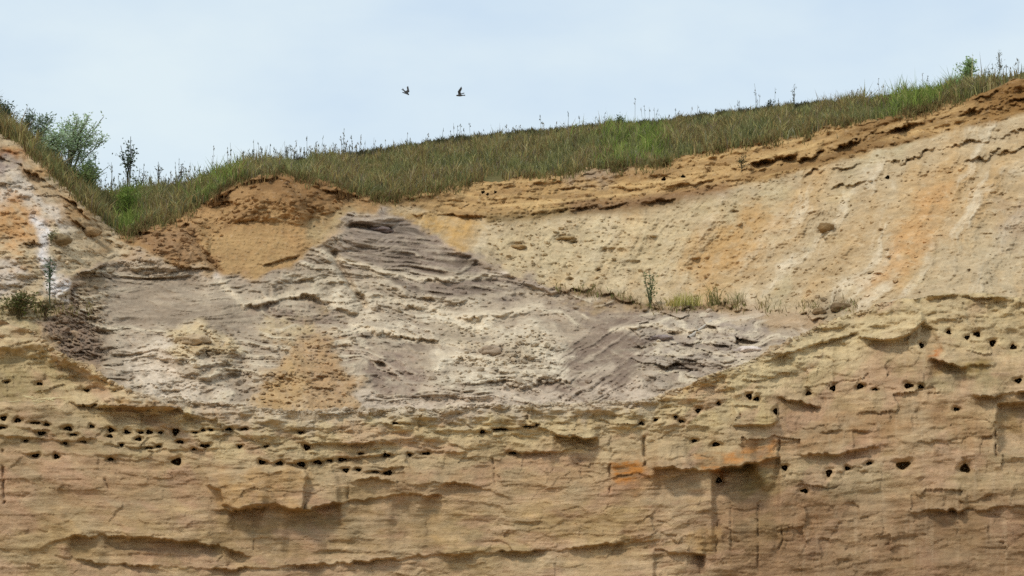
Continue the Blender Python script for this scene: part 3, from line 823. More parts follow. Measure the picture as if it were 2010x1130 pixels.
A.zone([(1540, 990), (1780, 985), (1740, 1080), (1560, 1070)], (188, 148, 106), 18, 0.6)
A.zone([(1820, 890), (2300, 880), (2300, 990), (1820, 985)], (166, 146, 108), 18, 0.5)
A.zone([(1960, 795), (2010, 790), (2010, 850), (1962, 846)], (146, 108, 50), 8, 0.6)
A.zone([(1350, 1030), (1410, 1030), (1400, 1090), (1345, 1090)], (198, 160, 98), 8, 0.6)
A.zone([(1240, 770), (1330, 755), (1430, 735), (1410, 752), (1300, 800), (1100, 800), (1000, 805)], (196, 156, 92), 7, 0.6)
A.zone([(940, 800), (1100, 795), (1180, 800), (1170, 830), (1000, 830)], (182, 148, 88), 10, 0.55)
for a in ([(1808, 790), (1812, 870), (1815, 1000)], [(1590, 1000), (1584, 1060)], [(1646, 990), (1636, 1030), (1632, 1080)],
          [(1735, 980), (1738, 1030)], [(1560, 850), (1565, 900)], [(1725, 830), (1728, 880)], [(1852, 850), (1853, 900)]):
    A.tint(A.near(a, 3.2) * smooth(-0.25, 0.3, A.j + 0.5 * st2) * 0.45, (212, 190, 156))

top_ = smooth(150, 60, (Va - RIM(Ua)) + 40 * A.w2)
A.tint(top_ * (0.48 + 0.35 * smooth(-0.2, 0.2, mot)), (216, 196, 150))
A.tint(smooth(0.02, 0.35, np.roll(pat2, 333, 1)) * 0.45, (186, 168, 134))
A.tint(smooth(0.02, 0.35, np.roll(pat2, 777, 1)) * 0.5, (196, 158, 128))
A.tint(smooth(0.15, 0.45, np.roll(pat, 555, 1)) * 0.4, (212, 190, 150))
A.tint(smooth(1300, 1480, Ua) * smooth(930, 1010, Va + 30 * A.w2) * 0.45, (150, 118, 88))
A.tint(smooth(0.02, 0.35, -np.roll(mot, 200, 1)) * smooth(880, 960, Va) * 0.28, (160, 130, 96))
A.tint(smooth(0.05, 0.4, -np.roll(pat2, 150, 1)) * 0.22, (160, 134, 94))
for pts, w_, c_, am in (([(1330, 764), (1420, 744), (1500, 706), (1570, 668)], 7, (224, 204, 158), .75), ([(1300, 782), (1340, 764), (1430, 738)], 8, (196, 152, 88), .6),
                        ([(1440, 752), (1520, 722), (1600, 690), (1680, 668)], 16, (220, 200, 152), .6), ([(1560, 690), (1660, 650), (1760, 628)], 14, (218, 198, 152), .55),
                        ([(180, 742), (260, 772), (340, 788)], 6, (206, 170, 108), .6), ([(560, 812), (700, 806), (900, 806), (1100, 798)], 7, (212, 196, 160), .5)):  # tan line at left: lit top edge of the block, painted on
    A.tint(A.near(pts, w_) * am * (0.4 + 0.6 * smooth(-0.25, 0.2, A.j + 0.6 * mot)), c_)
wash = smooth(46, 2, (Va - RIM(Ua)) + 44 * fbm(Ua / 34, Va / 90, 4, 71)) * np.interp(Ua, [200, 300, 1250, 1350], [0, 1, 1, 0])
A.tint(wash * 0.75, (206, 192, 168))
for pts, c_, so, am, wa in [(t + (12,))[:5] for t in STAINS]:
    mk = A.poly(pts, so * 1.3, wa * 1.6)
    grain_ = smooth(-0.30, 0.22, 0.9 * st2 + 0.5 * st3 + 0.9 * A.j)
    A.tint(mk * grain_ * am, c_)
    A.tint(mk * (1 - grain_) * 0.35, (130, 84, 40))
# relief of the beds
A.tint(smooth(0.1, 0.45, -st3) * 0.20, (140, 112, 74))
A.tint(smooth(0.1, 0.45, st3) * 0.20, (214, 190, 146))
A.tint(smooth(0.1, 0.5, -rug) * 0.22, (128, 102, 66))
drip = fbm(Ua / 12, Va / 160, 3, 68)
A.tint(smooth(0.15, 0.5, drip) * smooth(1450, 1650, Ua) * 0.25, (210, 186, 150))
A.tint(smooth(0.15, 0.5, -drip) * smooth(1150, 1400, Ua) * 0.2, (146, 120, 82))
bv, bd = cells((Ua + 9 * A.j) / 120, (sv + 5 * A.j) / 30, 9)
A.h += 0.012 * bv
bv2, bd2 = cells((Ua + 6 * A.j) / 46, (sv + 4 * A.j) / 11, 10)
A.h += 0.012 * bv2 * smooth(-0.2, 0.2, pat2)
A.h += 0.02 * np.floor(st1 * 5) / 5
rimzone = smooth(120, 20, Va - rimv)
A.h += rimzone * 0.16 * fbm(Ua / 44, Va / 18, 4, 70)
A.ledge([(120, 790), (170, 794), (200, 797), (260, 801), (310, 806), (345, 804), (395, 818)], 0.13, 26, 0.08, 16, 6)
A.slab([(186, 798), (205, 782), (262, 757), (305, 778), (345, 800)], 0.24, 3, 3)
A.slab([(-280, 686), (60, 690), (120, 708), (200, 748), (206, 768), (165, 784), (-280, 786)], -0.24, 13, 8)
A.ledge([(60, 690), (110, 702), (160, 724), (215, 752), (260, 768)], 0.05, 20, 0.05, 20, 4)
A.ledge([(-280, 784), (-50, 790), (60, 788), (150, 790)], -0.05, 20, -0.12, 26)
for pts, h in (([(-60, 830), (60, 842), (110, 855), (200, 862)], 0.05), ([(-60, 848), (80, 862), (160, 866), (330, 872)], 0.05),
               ([(190, 868), (300, 884), (420, 880), (540, 878)], 0.04), ([(30, 890), (120, 892), (240, 896)], 0.05),
               ([(300, 838), (380, 846), (480, 840), (600, 846)], 0.04), ([(500, 905), (590, 908), (690, 900), (760, 890), (850, 888), (940, 886)], 0.07),
               ([(580, 872), (640, 872), (720, 868), (800, 862), (860, 864)], 0.10), ([(640, 925), (700, 922), (770, 928)], 0.06),
               ([(700, 832), (780, 831), (830, 833)], 0.07), ([(930, 848), (980, 843), (1060, 837)], 0.10),
               ([(900, 898), (960, 894), (1010, 889), (1090, 886), (1160, 882)], 0.08)):
    A.ledge(pts, h, 16, h * 0.8, 12, 3)
A.ledge([(1030, 832), (1070, 845), (1110, 856), (1150, 862), (1180, 858)], 0.22, 26, 0.22, 26, 4)
A.slab([(404, 930), (470, 922), (600, 922), (600, 985), (592, 1001), (540, 991), (470, 998), (440, 986), (430, 962), (404, 950)], 0.17, 3, 5)
A.ledge([(400, 1000), (440, 1001), (480, 999), (520, 992), (595, 1003), (640, 990), (690, 983), (720, 978), (790, 971), (880, 976)], 0.14, 50, 0.20, 75, 4, 2.4, 50)
A.ledge([(70, 1085), (95, 1068), (130, 1055), (200, 1050), (300, 1057), (400, 1067), (450, 1078), (500, 1095)], 0.08, 40, 0.17, 48, 4, 2.4, 40)
A.ledge([(100, 1090), (200, 1106), (330, 1112), (450, 1118), (600, 1110), (700, 1104)], 0.05, 18, 0.1, 14)
A.ledge([(560, 1112), (700, 1103), (850, 1090), (950, 1084), (1100, 1078), (1200, 1068), (1300, 1058)], 0.09, 22, 0.10, 18)
A.ledge([(690, 946), (730, 938), (780, 944)], 0.12, 16, 0.06, 16)
A.ledge([(860, 950), (910, 949), (950, 958), (1010, 982)], 0.10, 16, 0.08, 16)
A.ledge([(1280, 916), (1330, 920), (1390, 924), (1440, 917), (1490, 907), (1532, 896)], 0.26, 44, 0.10, 40, 4, 2.4, 14)
A.ledge([(1395, 924), (1440, 917), (1490, 907), (1534, 897)], 0.06, 30, 0.34, 75, 3, 2.4, 10)
A.slab([(1440, 790), (1524, 794), (1526, 826), (1500, 836), (1440, 836)], 0.14, 3, 3)
A.ledge([(1520, 776), (1560, 788), (1600, 796), (1620, 800)], 0.12, 16, 0.12, 22)
A.ledge([(1300, 740), (1390, 745), (1430, 735)], 0.06, 10, 0.08, 10)
A.slab([(1690, 660), (1760, 642), (1806, 612), (1814, 626), (1790, 656), (1730, 668)], 0.26, 3, 4)
A.slab([(1806, 640), (1830, 640), (1850, 690), (1812, 690)], -0.12, 6, 4)
A.ledge([(1810, 700), (1850, 710), (1890, 722), (1960, 716)], 0.10, 22, 0.26, 36, 4)
A.slab([(1958, 795), (2300, 780), (2300, 900), (1960, 890)], -0.22, 3, 4)
A.ledge([(1900, 775), (1950, 780), (1990, 770), (2100, 760)], 0.14, 16, 0.16, 16)
A.ledge([(1780, 1006), (1850, 1002), (1930, 1000), (2010, 994), (2200, 990)], 0.14, 30, 0.12, 22)
A.ledge([(1540, 895), (1640, 892), (1700, 880), (1760, 866)], 0.08, 24, 0.08, 20)
A.ledge([(1280, 1078), (1330, 1086), (1386, 1090)], 0.08, 24, 0.28, 40, 3, 2.4, 8)
A.ledge([(1790, 588), (1850, 580), (1930, 585), (2010, 586), (2200, 592)], 0.12, 12, 0.14, 14, 3)
A.ledge([(1600, 850), (1660, 842), (1720, 848)], 0.05, 14, 0.05, 14)
A.ledge([(1480, 715), (1560, 690), (1640, 664), (1690, 655)], 0.10, 14, 0.08, 14)
for pts, w, d in (([(5, 885), (9, 985)], 4, .12), ([(208, 940), (214, 960), (224, 990)], 2.5, .06), ([(601, 920), (598, 1000)], 3, .12),
                  ([(1265, 858), (1266, 912)], 3.5, .14), ([(1199, 880), (1197, 965)], 3, .10), ([(968, 900), (972, 950)], 3, .08),
                  ([(1411, 1020), (1406, 1085)], 3, .08), ([(1488, 990), (1489, 1180)], 3, .08), ([(682, 940), (684, 986)], 3, .08),
                  ([(1530, 866), (1528, 908)], 3, .14), ([(1532, 1030), (1536, 1060), (1528, 1078)], 3.5, .12), ([(1955, 830), (1956, 900)], 3.5, .16),
                  ([(183, 800), (190, 830)], 2.5, .08), ([(1140, 905), (1142, 960)], 3, .05), ([(1434, 1000), (1436, 1080)], 2.5, .05), ([(500, 1000), (498, 1090)], 2.5, .04)):
    A.h -= A.near(pts, w * 0.7) * d * 0.7 * smooth(-0.3, 0.2, A.j)

BURROWS = [(7,821,14,9),(35,825,15,8),(71,830,22,5),(91,833,15,6),(134,841,16,9),(180,837,11,7),(4,839,13,6),(81,850,17,8),(143,853,14,6),
 (51,865,11,5),(128,870,11,5),(165,867,14,4),(218,844,13,9),(216,856,12,7),(249,848,14,7),(276,849,11,5),(293,848,14,8),(315,849,9,6),
 (272,862,14,7),(239,873,10,5),(292,879,16,4),(311,876,10,5),(70,894,14,8),(111,896,11,9),(217,901,11,7),(78,753,11,7),(12,750,10,5),
 (171,767,12,5),(345,847,15,13),(354,867,15,7),(383,849,10,5),(399,844,11,5),(414,844,9,5),(449,842,12,6),(480,842,14,5),(590,849,10,6),
 (402,875,18,8),(381,881,11,4),(471,876,10,6),(522,876,11,5),(602,878,13,12),(347,906,22,13),(514,907,15,8),(549,909,14,8),(592,911,17,10),
 (624,907,18,8),(648,904,10,6),(671,902,19,7),(679,923,11,10),(704,922,11,6),(758,893,13,8),(804,892,10,5),(837,890,14,6),(762,928,20,9),
 (737,926,16,4),(947,847,10,7),(983,842,28,5),(1035,837,22,4),(1054,834,7,5),(776,830,12,5),(1007,889,16,5),(708,890,12,5),(1259,831,10,7),
 (1287,824,9,7),(1337,827,10,7),(1326,818,9,5),(1370,806,11,9),(1410,792,8,6),(1471,778,12,11),(1485,783,11,8),(1522,807,10,12),
 (1587,772,11,9),(1635,762,13,11),(1688,758,14,10),(1405,872,15,9),(1362,865,12,6),(1411,943,14,11),(1540,918,13,10),(1627,928,13,14),
 (1663,919,10,9),(1579,963,14,9),(1862,652,11,8),(1898,662,11,8),(1918,656,14,10),(1948,673,13,12),(1989,681,15,9),(1809,678,10,10),
 (1718,764,10,5),(1783,757,17,11),(1807,759,12,8),(1999,747,16,9),(1877,803,14,7),(1706,909,12,7),(1772,913,28,15),(1894,919,18,18)]
UPPER = [(948,377,7,6),(957,381,6,6),(972,377,6,6),(1303,351,9,8),(1341,346,8,6),(1742,348,9,7)]

def burrow_field(U, V, holes):
    """smallest relative distance to any burrow mouth"""
    d = np.full(U.shape, 9.0)
    for (x, y, w, h) in holes:
        b = (np.abs(U - x) < w * 1.6) & (np.abs(V - y) < h * 1.9)
        if b.any():
            du, dv = U[b] - x, V[b] - y
            q = np.sqrt((du / (w * 0.53)) ** 2 + (dv / (h * 0.55)) ** 2)
            d[b] = np.minimum(d[b], q * (1 + 0.16 * np.sin(3 * np.arctan2(dv, du) + x) + 0.10 * np.sin(2 * np.arctan2(dv, du) + 1.7 * y)))
    return d

dA = burrow_field(Ua, Va, BURROWS)
A.h -= 0.06 * smooth(2.0, 0.95, dA)
A.tint(smooth(1.9, 1.1, dA) * 0.25, (206, 180, 132))
dB = burrow_field(Ub, Vb, UPPER)

Ya = face_depth(Ua, Va) - A.h
PA = unproject(Ua, Va, Ya)
# the ledge behind the rim runs back to the foot of the slopes
ext, extc = [], []
for k in range(1, NEXT + 1):
    t = k / NEXT
    e = PA[-1] * (1 - t) + PB[0] * t
    e[:, 2] -= 0.05 * math.sin(math.pi * t)
    ext.append(e); extc.append(A.col[-1] * (1 - t) + S.col[0] * t)
coA = np.concatenate([PA, np.array(ext)], 0)
colA = np.concatenate([A.col, np.array(extc)], 0)
nr, nc = coA.shape[:2]
fA = quads(nr, nc)
cut = np.zeros((nr, nc)); cut[:] = 9; cut[:NA] = dA
fq = cut.reshape(-1)[fA].mean(1)
co, f, c = compact(coA.reshape(-1, 3), fA[fq > 1.0], colA.reshape(-1, 3))
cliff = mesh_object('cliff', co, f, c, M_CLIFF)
tag(cliff, 'layered tan sandstone cliff face dotted with rows of swallow burrows', 'cliff', None, 'structure')

# the slopes, split by what they are
fB = quads(NB, len(ucol))
def fmean(m): return m.reshape(-1)[fB].mean(1)
stack = np.stack([fmean(m_right), fmean(m_left), fmean(m_mound), fmean(m_grey)], 1)
stack[:, 2] *= 1.2
lab = stack.argmax(1)
keepB = fmean(dB) > 1.0
SLOPES = [('sand_bank_right', 'pale yellow sand bank with brown beds along its grassy top', 'sand bank', M_SAND),
          ('sand_bank_left', 'rough buff and white sand bank sloping down from the left shrubs', 'sand bank', M_SAND),
          ('soil_mound', 'brown soil mound with overhanging turf and a smooth golden face', 'soil mound', M_SAND),
          ('slumped_sand', 'grey slumped sand filling the hollow behind the cliff rim', 'sand slope', M_SAND)]
slope_obj = []
for k, (nm, lb_, ct, mt) in enumerate(SLOPES):
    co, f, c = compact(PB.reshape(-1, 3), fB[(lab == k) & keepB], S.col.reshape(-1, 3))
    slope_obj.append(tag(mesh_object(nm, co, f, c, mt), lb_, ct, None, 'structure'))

# burrow tunnels
def nearest_depth(sheetY, t_of_v, u, v):
    ci = np.clip((np.asarray(u) - U0) / DU, 0, len(ucol) - 1).round().astype(int)
    ri = np.clip(t_of_v(u, v), 0, sheetY.shape[0] - 1).round().astype(int)
    return sheetY[ri, ci]
rowA = lambda u, v: (1350 - np.asarray(v)) / (1350 - RIM(u)) * (NA - 1)
rowB = lambda u, v: (RIM(u) + 34 - np.asarray(v)) / (RIM(u) + 34 - EDGE(u)) * (NB - 1)
def burrow(x, y, w, h, sheetY, rowf, parent):
    n = 16
    th = np.arange(n) * 2 * np.pi / n
    wob = 1 / (1 + 0.16 * np.sin(3 * th + x) + 0.10 * np.sin(2 * th + 1.7 * y))
    rings = []
    Yc = float(np.median(nearest_depth(sheetY, rowf, x + w * 0.7 * np.cos(th), y + h * 0.7 * np.sin(th))))
    for rad, dep, loc in ((1.45, 0.035, 1), (1.08, 0.012, 1), (0.94, 0.05, 0.5), (0.86, 0.12, 0), (0.78, 0.22, 0), (0.6, 0.32, 0), (0.05, 0.36, 0)):
        uu = x + w * 0.53 * rad * wob * np.cos(th)
        vv = y + h * 0.55 * rad * wob * np.sin(th)
        Yl = nearest_depth(sheetY, rowf, uu, vv)
        rings.append(unproject(uu, vv, Yl * loc + Yc * (1 - loc) + dep))
    co = np.concatenate(rings, 0)
    f = []
    for r in range(len(rings) - 1):
        for i in range(n):
            j = (i + 1) % n
            f.append((r * n + i, r * n + j, r * n + n + j, r * n + n + i))
    return mesh_object('nest_burrow', co, np.array(f), alb((188, 158, 112)), M_CLIFF, parent)
for b_ in BURROWS:
    burrow(*b_, Ya, rowA, cliff)
for b_ in UPPER:
    burrow(*b_, Yb, rowB, slope_obj[0])

# ------------------------------------------------------------------ meadow on top, running back to the horizon
um = np.arange(U0, U1 + 1, 10.0)
spanY = np.interp(um, [-280, 0, 120, 240, 420, 700, 1000, 1400, 1750, 1880, 2010, 2290], [1.5, 2.0, 3, 5, 5, 6, 6.5, 6, 4.5, 2.2, 1.2, 1.0])
edgeY = np.interp(um, ucol, Yb[-1])
rows, mcols, mrow_v = [], [], []
NM = 40
topv = np.minimum(TOP(um), EDGE(um) - 4)
for k in range(NM):
    t = k / (NM - 1)
    vv = EDGE(um) * (1 - t) + topv * t
    yy = edgeY + spanY * t
    wob_ = 0.14 * fbm(um / 60, np.full(um.shape, t * 6), 3, 80) * min(1, k / 4)
    rows.append(unproject(um, vv, yy + wob_)); mrow_v.append((vv, yy))
base = rows[-1]
for dist, drop in ((1.0, -0.05), (3, 0.0), (8, 0.1), (20, 0.5), (60, 2.0), (200, 6.0), (900, 12.0)):
    e = base.copy()
    e[:, 1] += dist
    e[:, 0] *= (1 + dist / 45.0)
    e[:, 2] = e[:, 2] * (1 - min(dist / 200, 1)) + 11.0 * min(dist / 200, 1) - drop * 0.6
    rows.append(e)
coM = np.array(rows)
nz = fbm(coM[..., 0] * 0.7, coM[..., 1] * 0.7, 3, 81)[..., None]
cM = alb((104, 98, 58)) * (1 - smooth(-.1, .4, nz)) + alb((128, 112, 72)) * smooth(-.1, .4, nz)
meadow = mesh_object('meadow', coM.reshape(-1, 3), quads(*coM.shape[:2]), cM.reshape(-1, 3), M_SOIL)
tag(meadow, 'olive brown meadow ground on top of the sand bank', 'meadow', None, 'structure')

# quarry floor in front, out of frame, reaching far to the sides
gx = np.linspace(-200, 200, 81); gy = np.linspace(-160, 32.5, 60)
GX, GY = np.meshgrid(gx, gy)
GZ = 0.05 * fbm(GX / 9, GY / 9, 3, 90)
floor = mesh_object('quarry_floor', np.stack([GX, GY, GZ], -1).reshape(-1, 3), quads(60, 81), alb((180, 156, 112)), M_SAND)
tag(floor, 'flat sandy quarry floor in front of the cliff', 'ground', None, 'structure')
# cliff foot down to the floor
foot0 = PA[0]; foot1 = foot0.copy(); foot1[:, 2] = -0.3; foot1[:, 1] -= 0.6
mid = foot0 * 0.5 + foot1 * 0.5; mid[:, 1] += 0.1 * fbm(ucol / 60, ucol * 0, 3, 91)
ft = np.array([foot1, mid, foot0])[:, ::4]
fo = mesh_object('cliff_foot', ft.reshape(-1, 3), quads(3, ft.shape[1]), alb((184, 157, 112)), M_CLIFF, cliff)

# ------------------------------------------------------------------ loose rubble and clods
def slope_y(u, v): return float(nearest_depth(Yb, rowB, u, v))
def slope_col(u, v):
    ci = int(np.clip(round((u - U0) / DU), 0, len(ucol) - 1)); ri = int(np.clip(round(float(rowB(u, v))), 0, NB - 1))
    return S.col[ri, ci]
def ico(sub):
    bm = bmesh.new(); bmesh.ops.create_icosphere(bm, subdivisions=sub, radius=1.0)
    co = np.array([v.co[:] for v in bm.verts]); f = np.array([[v.index for v in p.verts] for p in bm.faces])
    bm.free()
    return co, f
ICO1, ICOF1 = ico(1)
ICO3, ICOF3 = ico(3)
def rubble(name, label, n, region, sizes, kind='stuff'):
    co, fs, cs = [], [], []
    k = 0
    while k < n:
        u, v = region()
        if v > RIM(u) - 4 or v < EDGE(u) + 6: continue
        p = unproject(u, v, slope_y(u, v))
        r = rng.uniform(*sizes) * (1 if rng.random() < 0.85 else 1.8)
        q = ICO1 * (1 + 0.28 * rng.standard_normal((len(ICO1), 1))) * np.array([r * rng.uniform(0.9, 1.6), r, r * rng.uniform(0.6, 0.9)])
        a = rng.uniform(0, 6.3); ca, sa = math.cos(a), math.sin(a)
        q = np.stack([q[:, 0] * ca - q[:, 1] * sa, q[:, 0] * sa + q[:, 1] * ca, q[:, 2]], -1)
        co.append(q + p + np.array([0, 0, r * 0.25])); fs.append(ICOF1 + k * len(ICO1))
        cs.append(np.tile(np.clip(slope_col(u, v) * rng.uniform(0.75, 1.15), 0, 0.8), (len(ICO1), 1)))
        k += 1
    o = mesh_object(name, np.concatenate(co), np.concatenate(fs), np.concatenate(cs), M_SAND, None, False)
    return tag(o, label, 'rubble', None, kind)
def pick(polys):
    def f():
        x0, x1, y0, y1 = polys[rng.integers(len(polys))]
        return rng.uniform(x0, x1), rng.uniform(y0, y1)
    return f
rubble('sand_rubble', 'small grey sand crumbs strewn over the slumped hollow', 900,
       pick([(900, 1100, 640, 720), (860, 1080, 700, 760), (330, 470, 650, 720), (1250, 1470, 620, 730), (520, 700, 640, 800), (100, 210, 560, 700), (700, 1300, 740, 800), (250, 560, 720, 790), (640, 1000, 560, 660)]), (0.010, 0.032))
rubble('sand_rubble', 'small yellow sand crumbs strewn over the right bank', 800,
       pick([(930, 2100, 330, 600), (1000, 1700, 520, 620), (960, 1250, 430, 560), (780, 2000, 300, 420)]), (0.010, 0.028))
rubble('sand_rubble', 'brown and white crumbs strewn over the left bank and mound', 450,
       pick([(-100, 240, 340, 620), (250, 440, 430, 530), (390, 700, 360, 430)]), (0.012, 0.04))

def rim_rubble(n):
    co, fs, cs = [], [], []
    for k in range(n):
        u = rng.uniform(60, 1750); v = float(RIM(u)) + rng.uniform(-1, 14) * rng.random()
        r = rng.uniform(0.008, 0.03) * (1 if rng.random() < 0.9 else 1.7)
        p = unproject(u, v, float(nearest_depth(Ya, rowA, u, v)))
        q = ICO1 * (1 + 0.3 * rng.standard_normal((len(ICO1), 1))) * np.array([r * rng.uniform(0.9, 1.7), r, r * rng.uniform(0.6, 1.0)])
        co.append(q + p); fs.append(ICOF1 + k * len(ICO1))
        c_ = S.col[6, int((u - U0) / DU)] * 0.5 + A.col[-4, int((u - U0) / DU)] * 0.5
        cs.append(np.tile(np.clip(c_ * rng.uniform(0.8, 1.15), 0, 0.8), (len(ICO1), 1)))
    tag(mesh_object('sand_rubble', np.concatenate(co), np.concatenate(fs), np.concatenate(cs), M_SAND, None, False), 'tan and grey crumbs lying along the cliff rim', 'rubble', None, 'stuff')
rim_rubble(700)
def clod(u, v, wpx, hpx, c, label, seed):
    Y = slope_y(u, v)
    p = unproject(u, v, Y - 0.04)
    m = Y / F
    r = np.array([wpx * m / 2, wpx * m / 2.4, hpx * m / 2])
    q = ICO3.copy()
    nn = np.array([mnoise.fractal(Vector(x * 1.7 + seed), 0.9, 2.0, 4) for x in q])
    n2 = np.array([mnoise.cell(Vector(x * 2.3 + seed)) for x in q])
    q = q * (1 + 0.32 * nn[:, None] + 0.10 * n2[:, None]) * r
    col_ = alb(c) * (1 + 0.25 * nn[:, None])
    o = mesh_object('sand_clod', q, ICOF3, np.clip(col_, 0.01, 0.8), M_SAND)
    o.location = p
    return tag(o, label, 'clod', 'clods lying on the sand slopes')
clod(1622, 447, 34, 22, (146, 120, 82), 'dark brown clod alone in the middle of the right bank', 3.1)
clod(1112, 468, 40, 10, (176, 152, 110), 'flat olive clod high on the pale bank right of the dark grey cone', 5.7)
clod(1018, 485, 30, 12, (172, 146, 104), 'brown clod nearest the edge of the dark grey cone', 8.2)
clod(1650, 604, 44, 20, (128, 108, 80), 'dark lumpy clod where the grey sand ends at the right rim', 12.4)
clod(1608, 612, 26, 14, (140, 118, 86), 'smaller dark clod just left of the lumpy one at the right rim', 14.9)
clod(178, 455, 40, 20, (168, 142, 104), 'buff clod below the grass on the left bank', 21.3)
clod(118, 470, 46, 22, (150, 132, 100), 'grey brown clod beside the white sand streak on the left bank', 24.6)
clod(745, 452, 52, 14, (132, 118, 112), 'dark grey slab near the tip of the dark grey cone', 27.7)
clod(1300, 664, 44, 14, (150, 138, 132), 'grey slab at the left of the broken slabs in the hollow', 33.0)
clod(1470, 688, 60, 16, (224, 212, 200), 'white sand lump on the rim at the right end of the hollow', 36.1)
clod(965, 690, 50, 24, (176, 158, 134), 'knobbly lump in the middle of the grey hollow', 40.2)
clod(385, 668, 60, 24, (196, 174, 140), 'pale yellow lump in the left half of the grey hollow', 44.8)

# ------------------------------------------------------------------ grass
def meadow_at(u, t):
    v = EDGE(u) * (1 - t) + np.minimum(TOP(u), EDGE(u) - 4) * t
    y = np.interp(u, um, edgeY) + np.interp(u, um, spanY) * t
    return v, y

def blades(name, label, base, length, width, cols, lean, bend, cat='grass', kind='stuff', mat=None, parent=None):
    n = len(base)
    a = rng.uniform(0, 2 * np.pi, n)
    side = np.stack([np.cos(a), np.sin(a) * 0.6, np.zeros(n)], -1) * (width / 2)[:, None]
    b = rng.uniform(0, 2 * np.pi, n)
    ld = np.stack([np.cos(b), np.sin(b), np.zeros(n)], -1)
    up = np.array([0, 0, 1.0])
    p1 = base + up * (length * 0.55)[:, None] + ld * (length * lean * 0.4)[:, None]
    p2 = base + up * (length * (1 - 0.35 * bend))[:, None] + ld * (length * (lean + bend))[:, None]
    co = np.stack([base - side, base + side, p1 - side * 0.8, p1 + side * 0.8, p2], 1).reshape(-1, 3)
    i = (np.arange(n) * 5)[:, None]
    f = np.concatenate([i + np.array([[0, 1, 3]]), i + np.array([[0, 3, 2]]), i + np.array([[2, 3, 4]])], 0)
    c = np.repeat(cols, 5, 0)
    o = mesh_object(name, co, f, c, mat or M_LEAF, parent, False)
    return tag(o, label, cat, None, kind) if parent is None else o

def mix_cols(n, palette, weights):
    pal = np.array([lin(p) * 1.12 for p in palette])
    k = rng.choice(len(pal), n, p=np.array(weights) / sum(weights))
    return pal[k] * rng.uniform(0.75, 1.2, (n, 1))

n = 120000
gu = rng.uniform(-150, 2080, n)
gt = rng.uniform(-0.03, 1.0, n)
g_n = fbm(gu / 130, gt * 3.0, 4, 95)
g_n2 = fbm(gu / 40, gt * 2.0, 3, 96)
bare = smooth(0.12, 0.45, g_n2 - 0.25 * g_n) * smooth(0.75, 0.2, gt)
keep = (rng.random(n) > bare * 0.9) & (gt > -0.02 + 0.16 * smooth(0.0, 0.5, fbm(gu / 45, gu * 0, 3, 99))) & ~((gu > 1900) & (rng.random(n) < smooth(1880, 1980, gu) * 0.96))
gu, gt, g_n, g_n2 = gu[keep], gt[keep], g_n[keep], g_n2[keep]
n = len(gu)
gv, gy = meadow_at(gu, gt)
gb = unproject(gu, gv, gy); gb[:, 2] -= 0.02
green = mix_cols(n, [(128, 126, 76), (112, 112, 68), (148, 142, 92), (100, 104, 70), (138, 136, 106)], [3, 3, 2, 2, 1])
dry = mix_cols(n, [(156, 142, 88), (136, 116, 72), (168, 154, 110), (116, 98, 64), (128, 112, 96)], [2, 3, 1, 2, 1])
bright = mix_cols(n, [(122, 138, 62), (138, 146, 76), (104, 122, 56)], [1, 1, 1])
wd = smooth(-0.3, 0.2, g_n + 0.3 * g_n2)
gc = np.where((rng.random(n) < wd * 0.75)[:, None], dry, green)
isb = rng.random(n) < 0.7 * np.maximum.reduce([np.exp(-((gu - 250) / 22) ** 2), 0.7 * np.exp(-((gu - 1275) / 30) ** 2), 0.8 * np.exp(-((gu - 1800) / 50) ** 2),
                                               0.5 * np.exp(-((gu - 430) / 40) ** 2), 0.4 * np.exp(-((gu - 1215) / 40) ** 2)])
gc = np.where(isb[:, None], bright, gc)
gl = rng.uniform(0.10, 0.26, n) * (1 + 0.5 * g_n) * np.interp(gu, [-150, 0, 200, 420, 600, 2100], [1.1, 1.1, 1.25, 1.0, 0.9, 1.0]) * np.where(isb, 1.35, 1)
clump = fbm(gu / 17, gt * 5.0, 3, 98)
gl *= np.clip(1 + 1.0 * fbm(gu / 85, gt * 2.5, 3, 92), 0.45, 1.4)
gl *= np.clip(1 + 1.1 * clump, 0.35, 2.0) * np.interp(gt, [0, 0.7, 0.88, 1.0], [1, 1, 0.75, 0.6]) * np.where(rng.random(n) < 0.03, 1.4, 1)
gc = gc * np.clip(1 + 0.5 * clump, 0.6, 1.5)[:, None]
blades('meadow_grass', 'short olive and straw coloured grass covering the meadow', gb, gl, rng.uniform(0.010, 0.022, n), gc, rng.uniform(0, 0.35, n), rng.uniform(0, 0.4, n))

# sods and tufts hanging over the bare edge, and litter on the talus step
cu, cv = [], []
for k in range(90):
    c0 = rng.uniform(-60, 1880)
    m_ = int(rng.integers(25, 90)); w_ = rng.uniform(5, 18)
    cu.append(c0 + rng.normal(0, w_, m_)); cv.append(EDGE(cu[-1]) + np.abs(rng.normal(0, 7, m_)) * rng.uniform(0.3, 1.3) + 1)
cu, cv = np.concatenate(cu), np.concatenate(cv); n = len(cu)
cb = unproject(cu, cv, nearest_depth(Yb, rowB, cu, cv) - 0.02)
blades('edge_sods', 'tufts and sods hanging over the bare edge of the meadow', cb, rng.uniform(0.05, 0.17, n), rng.uniform(0.010, 0.02, n),
       mix_cols(n, [(120, 116, 68), (104, 100, 60), (142, 126, 82), (112, 90, 58)], [2, 2, 2, 2]), rng.uniform(0, 0.8, n), rng.uniform(0, 0.5, n))
n = 1500
lu = np.concatenate([rng.uniform(1090, 1470, 900), rng.uniform(1480, 1690, 250), rng.uniform(0, 180, 350)])
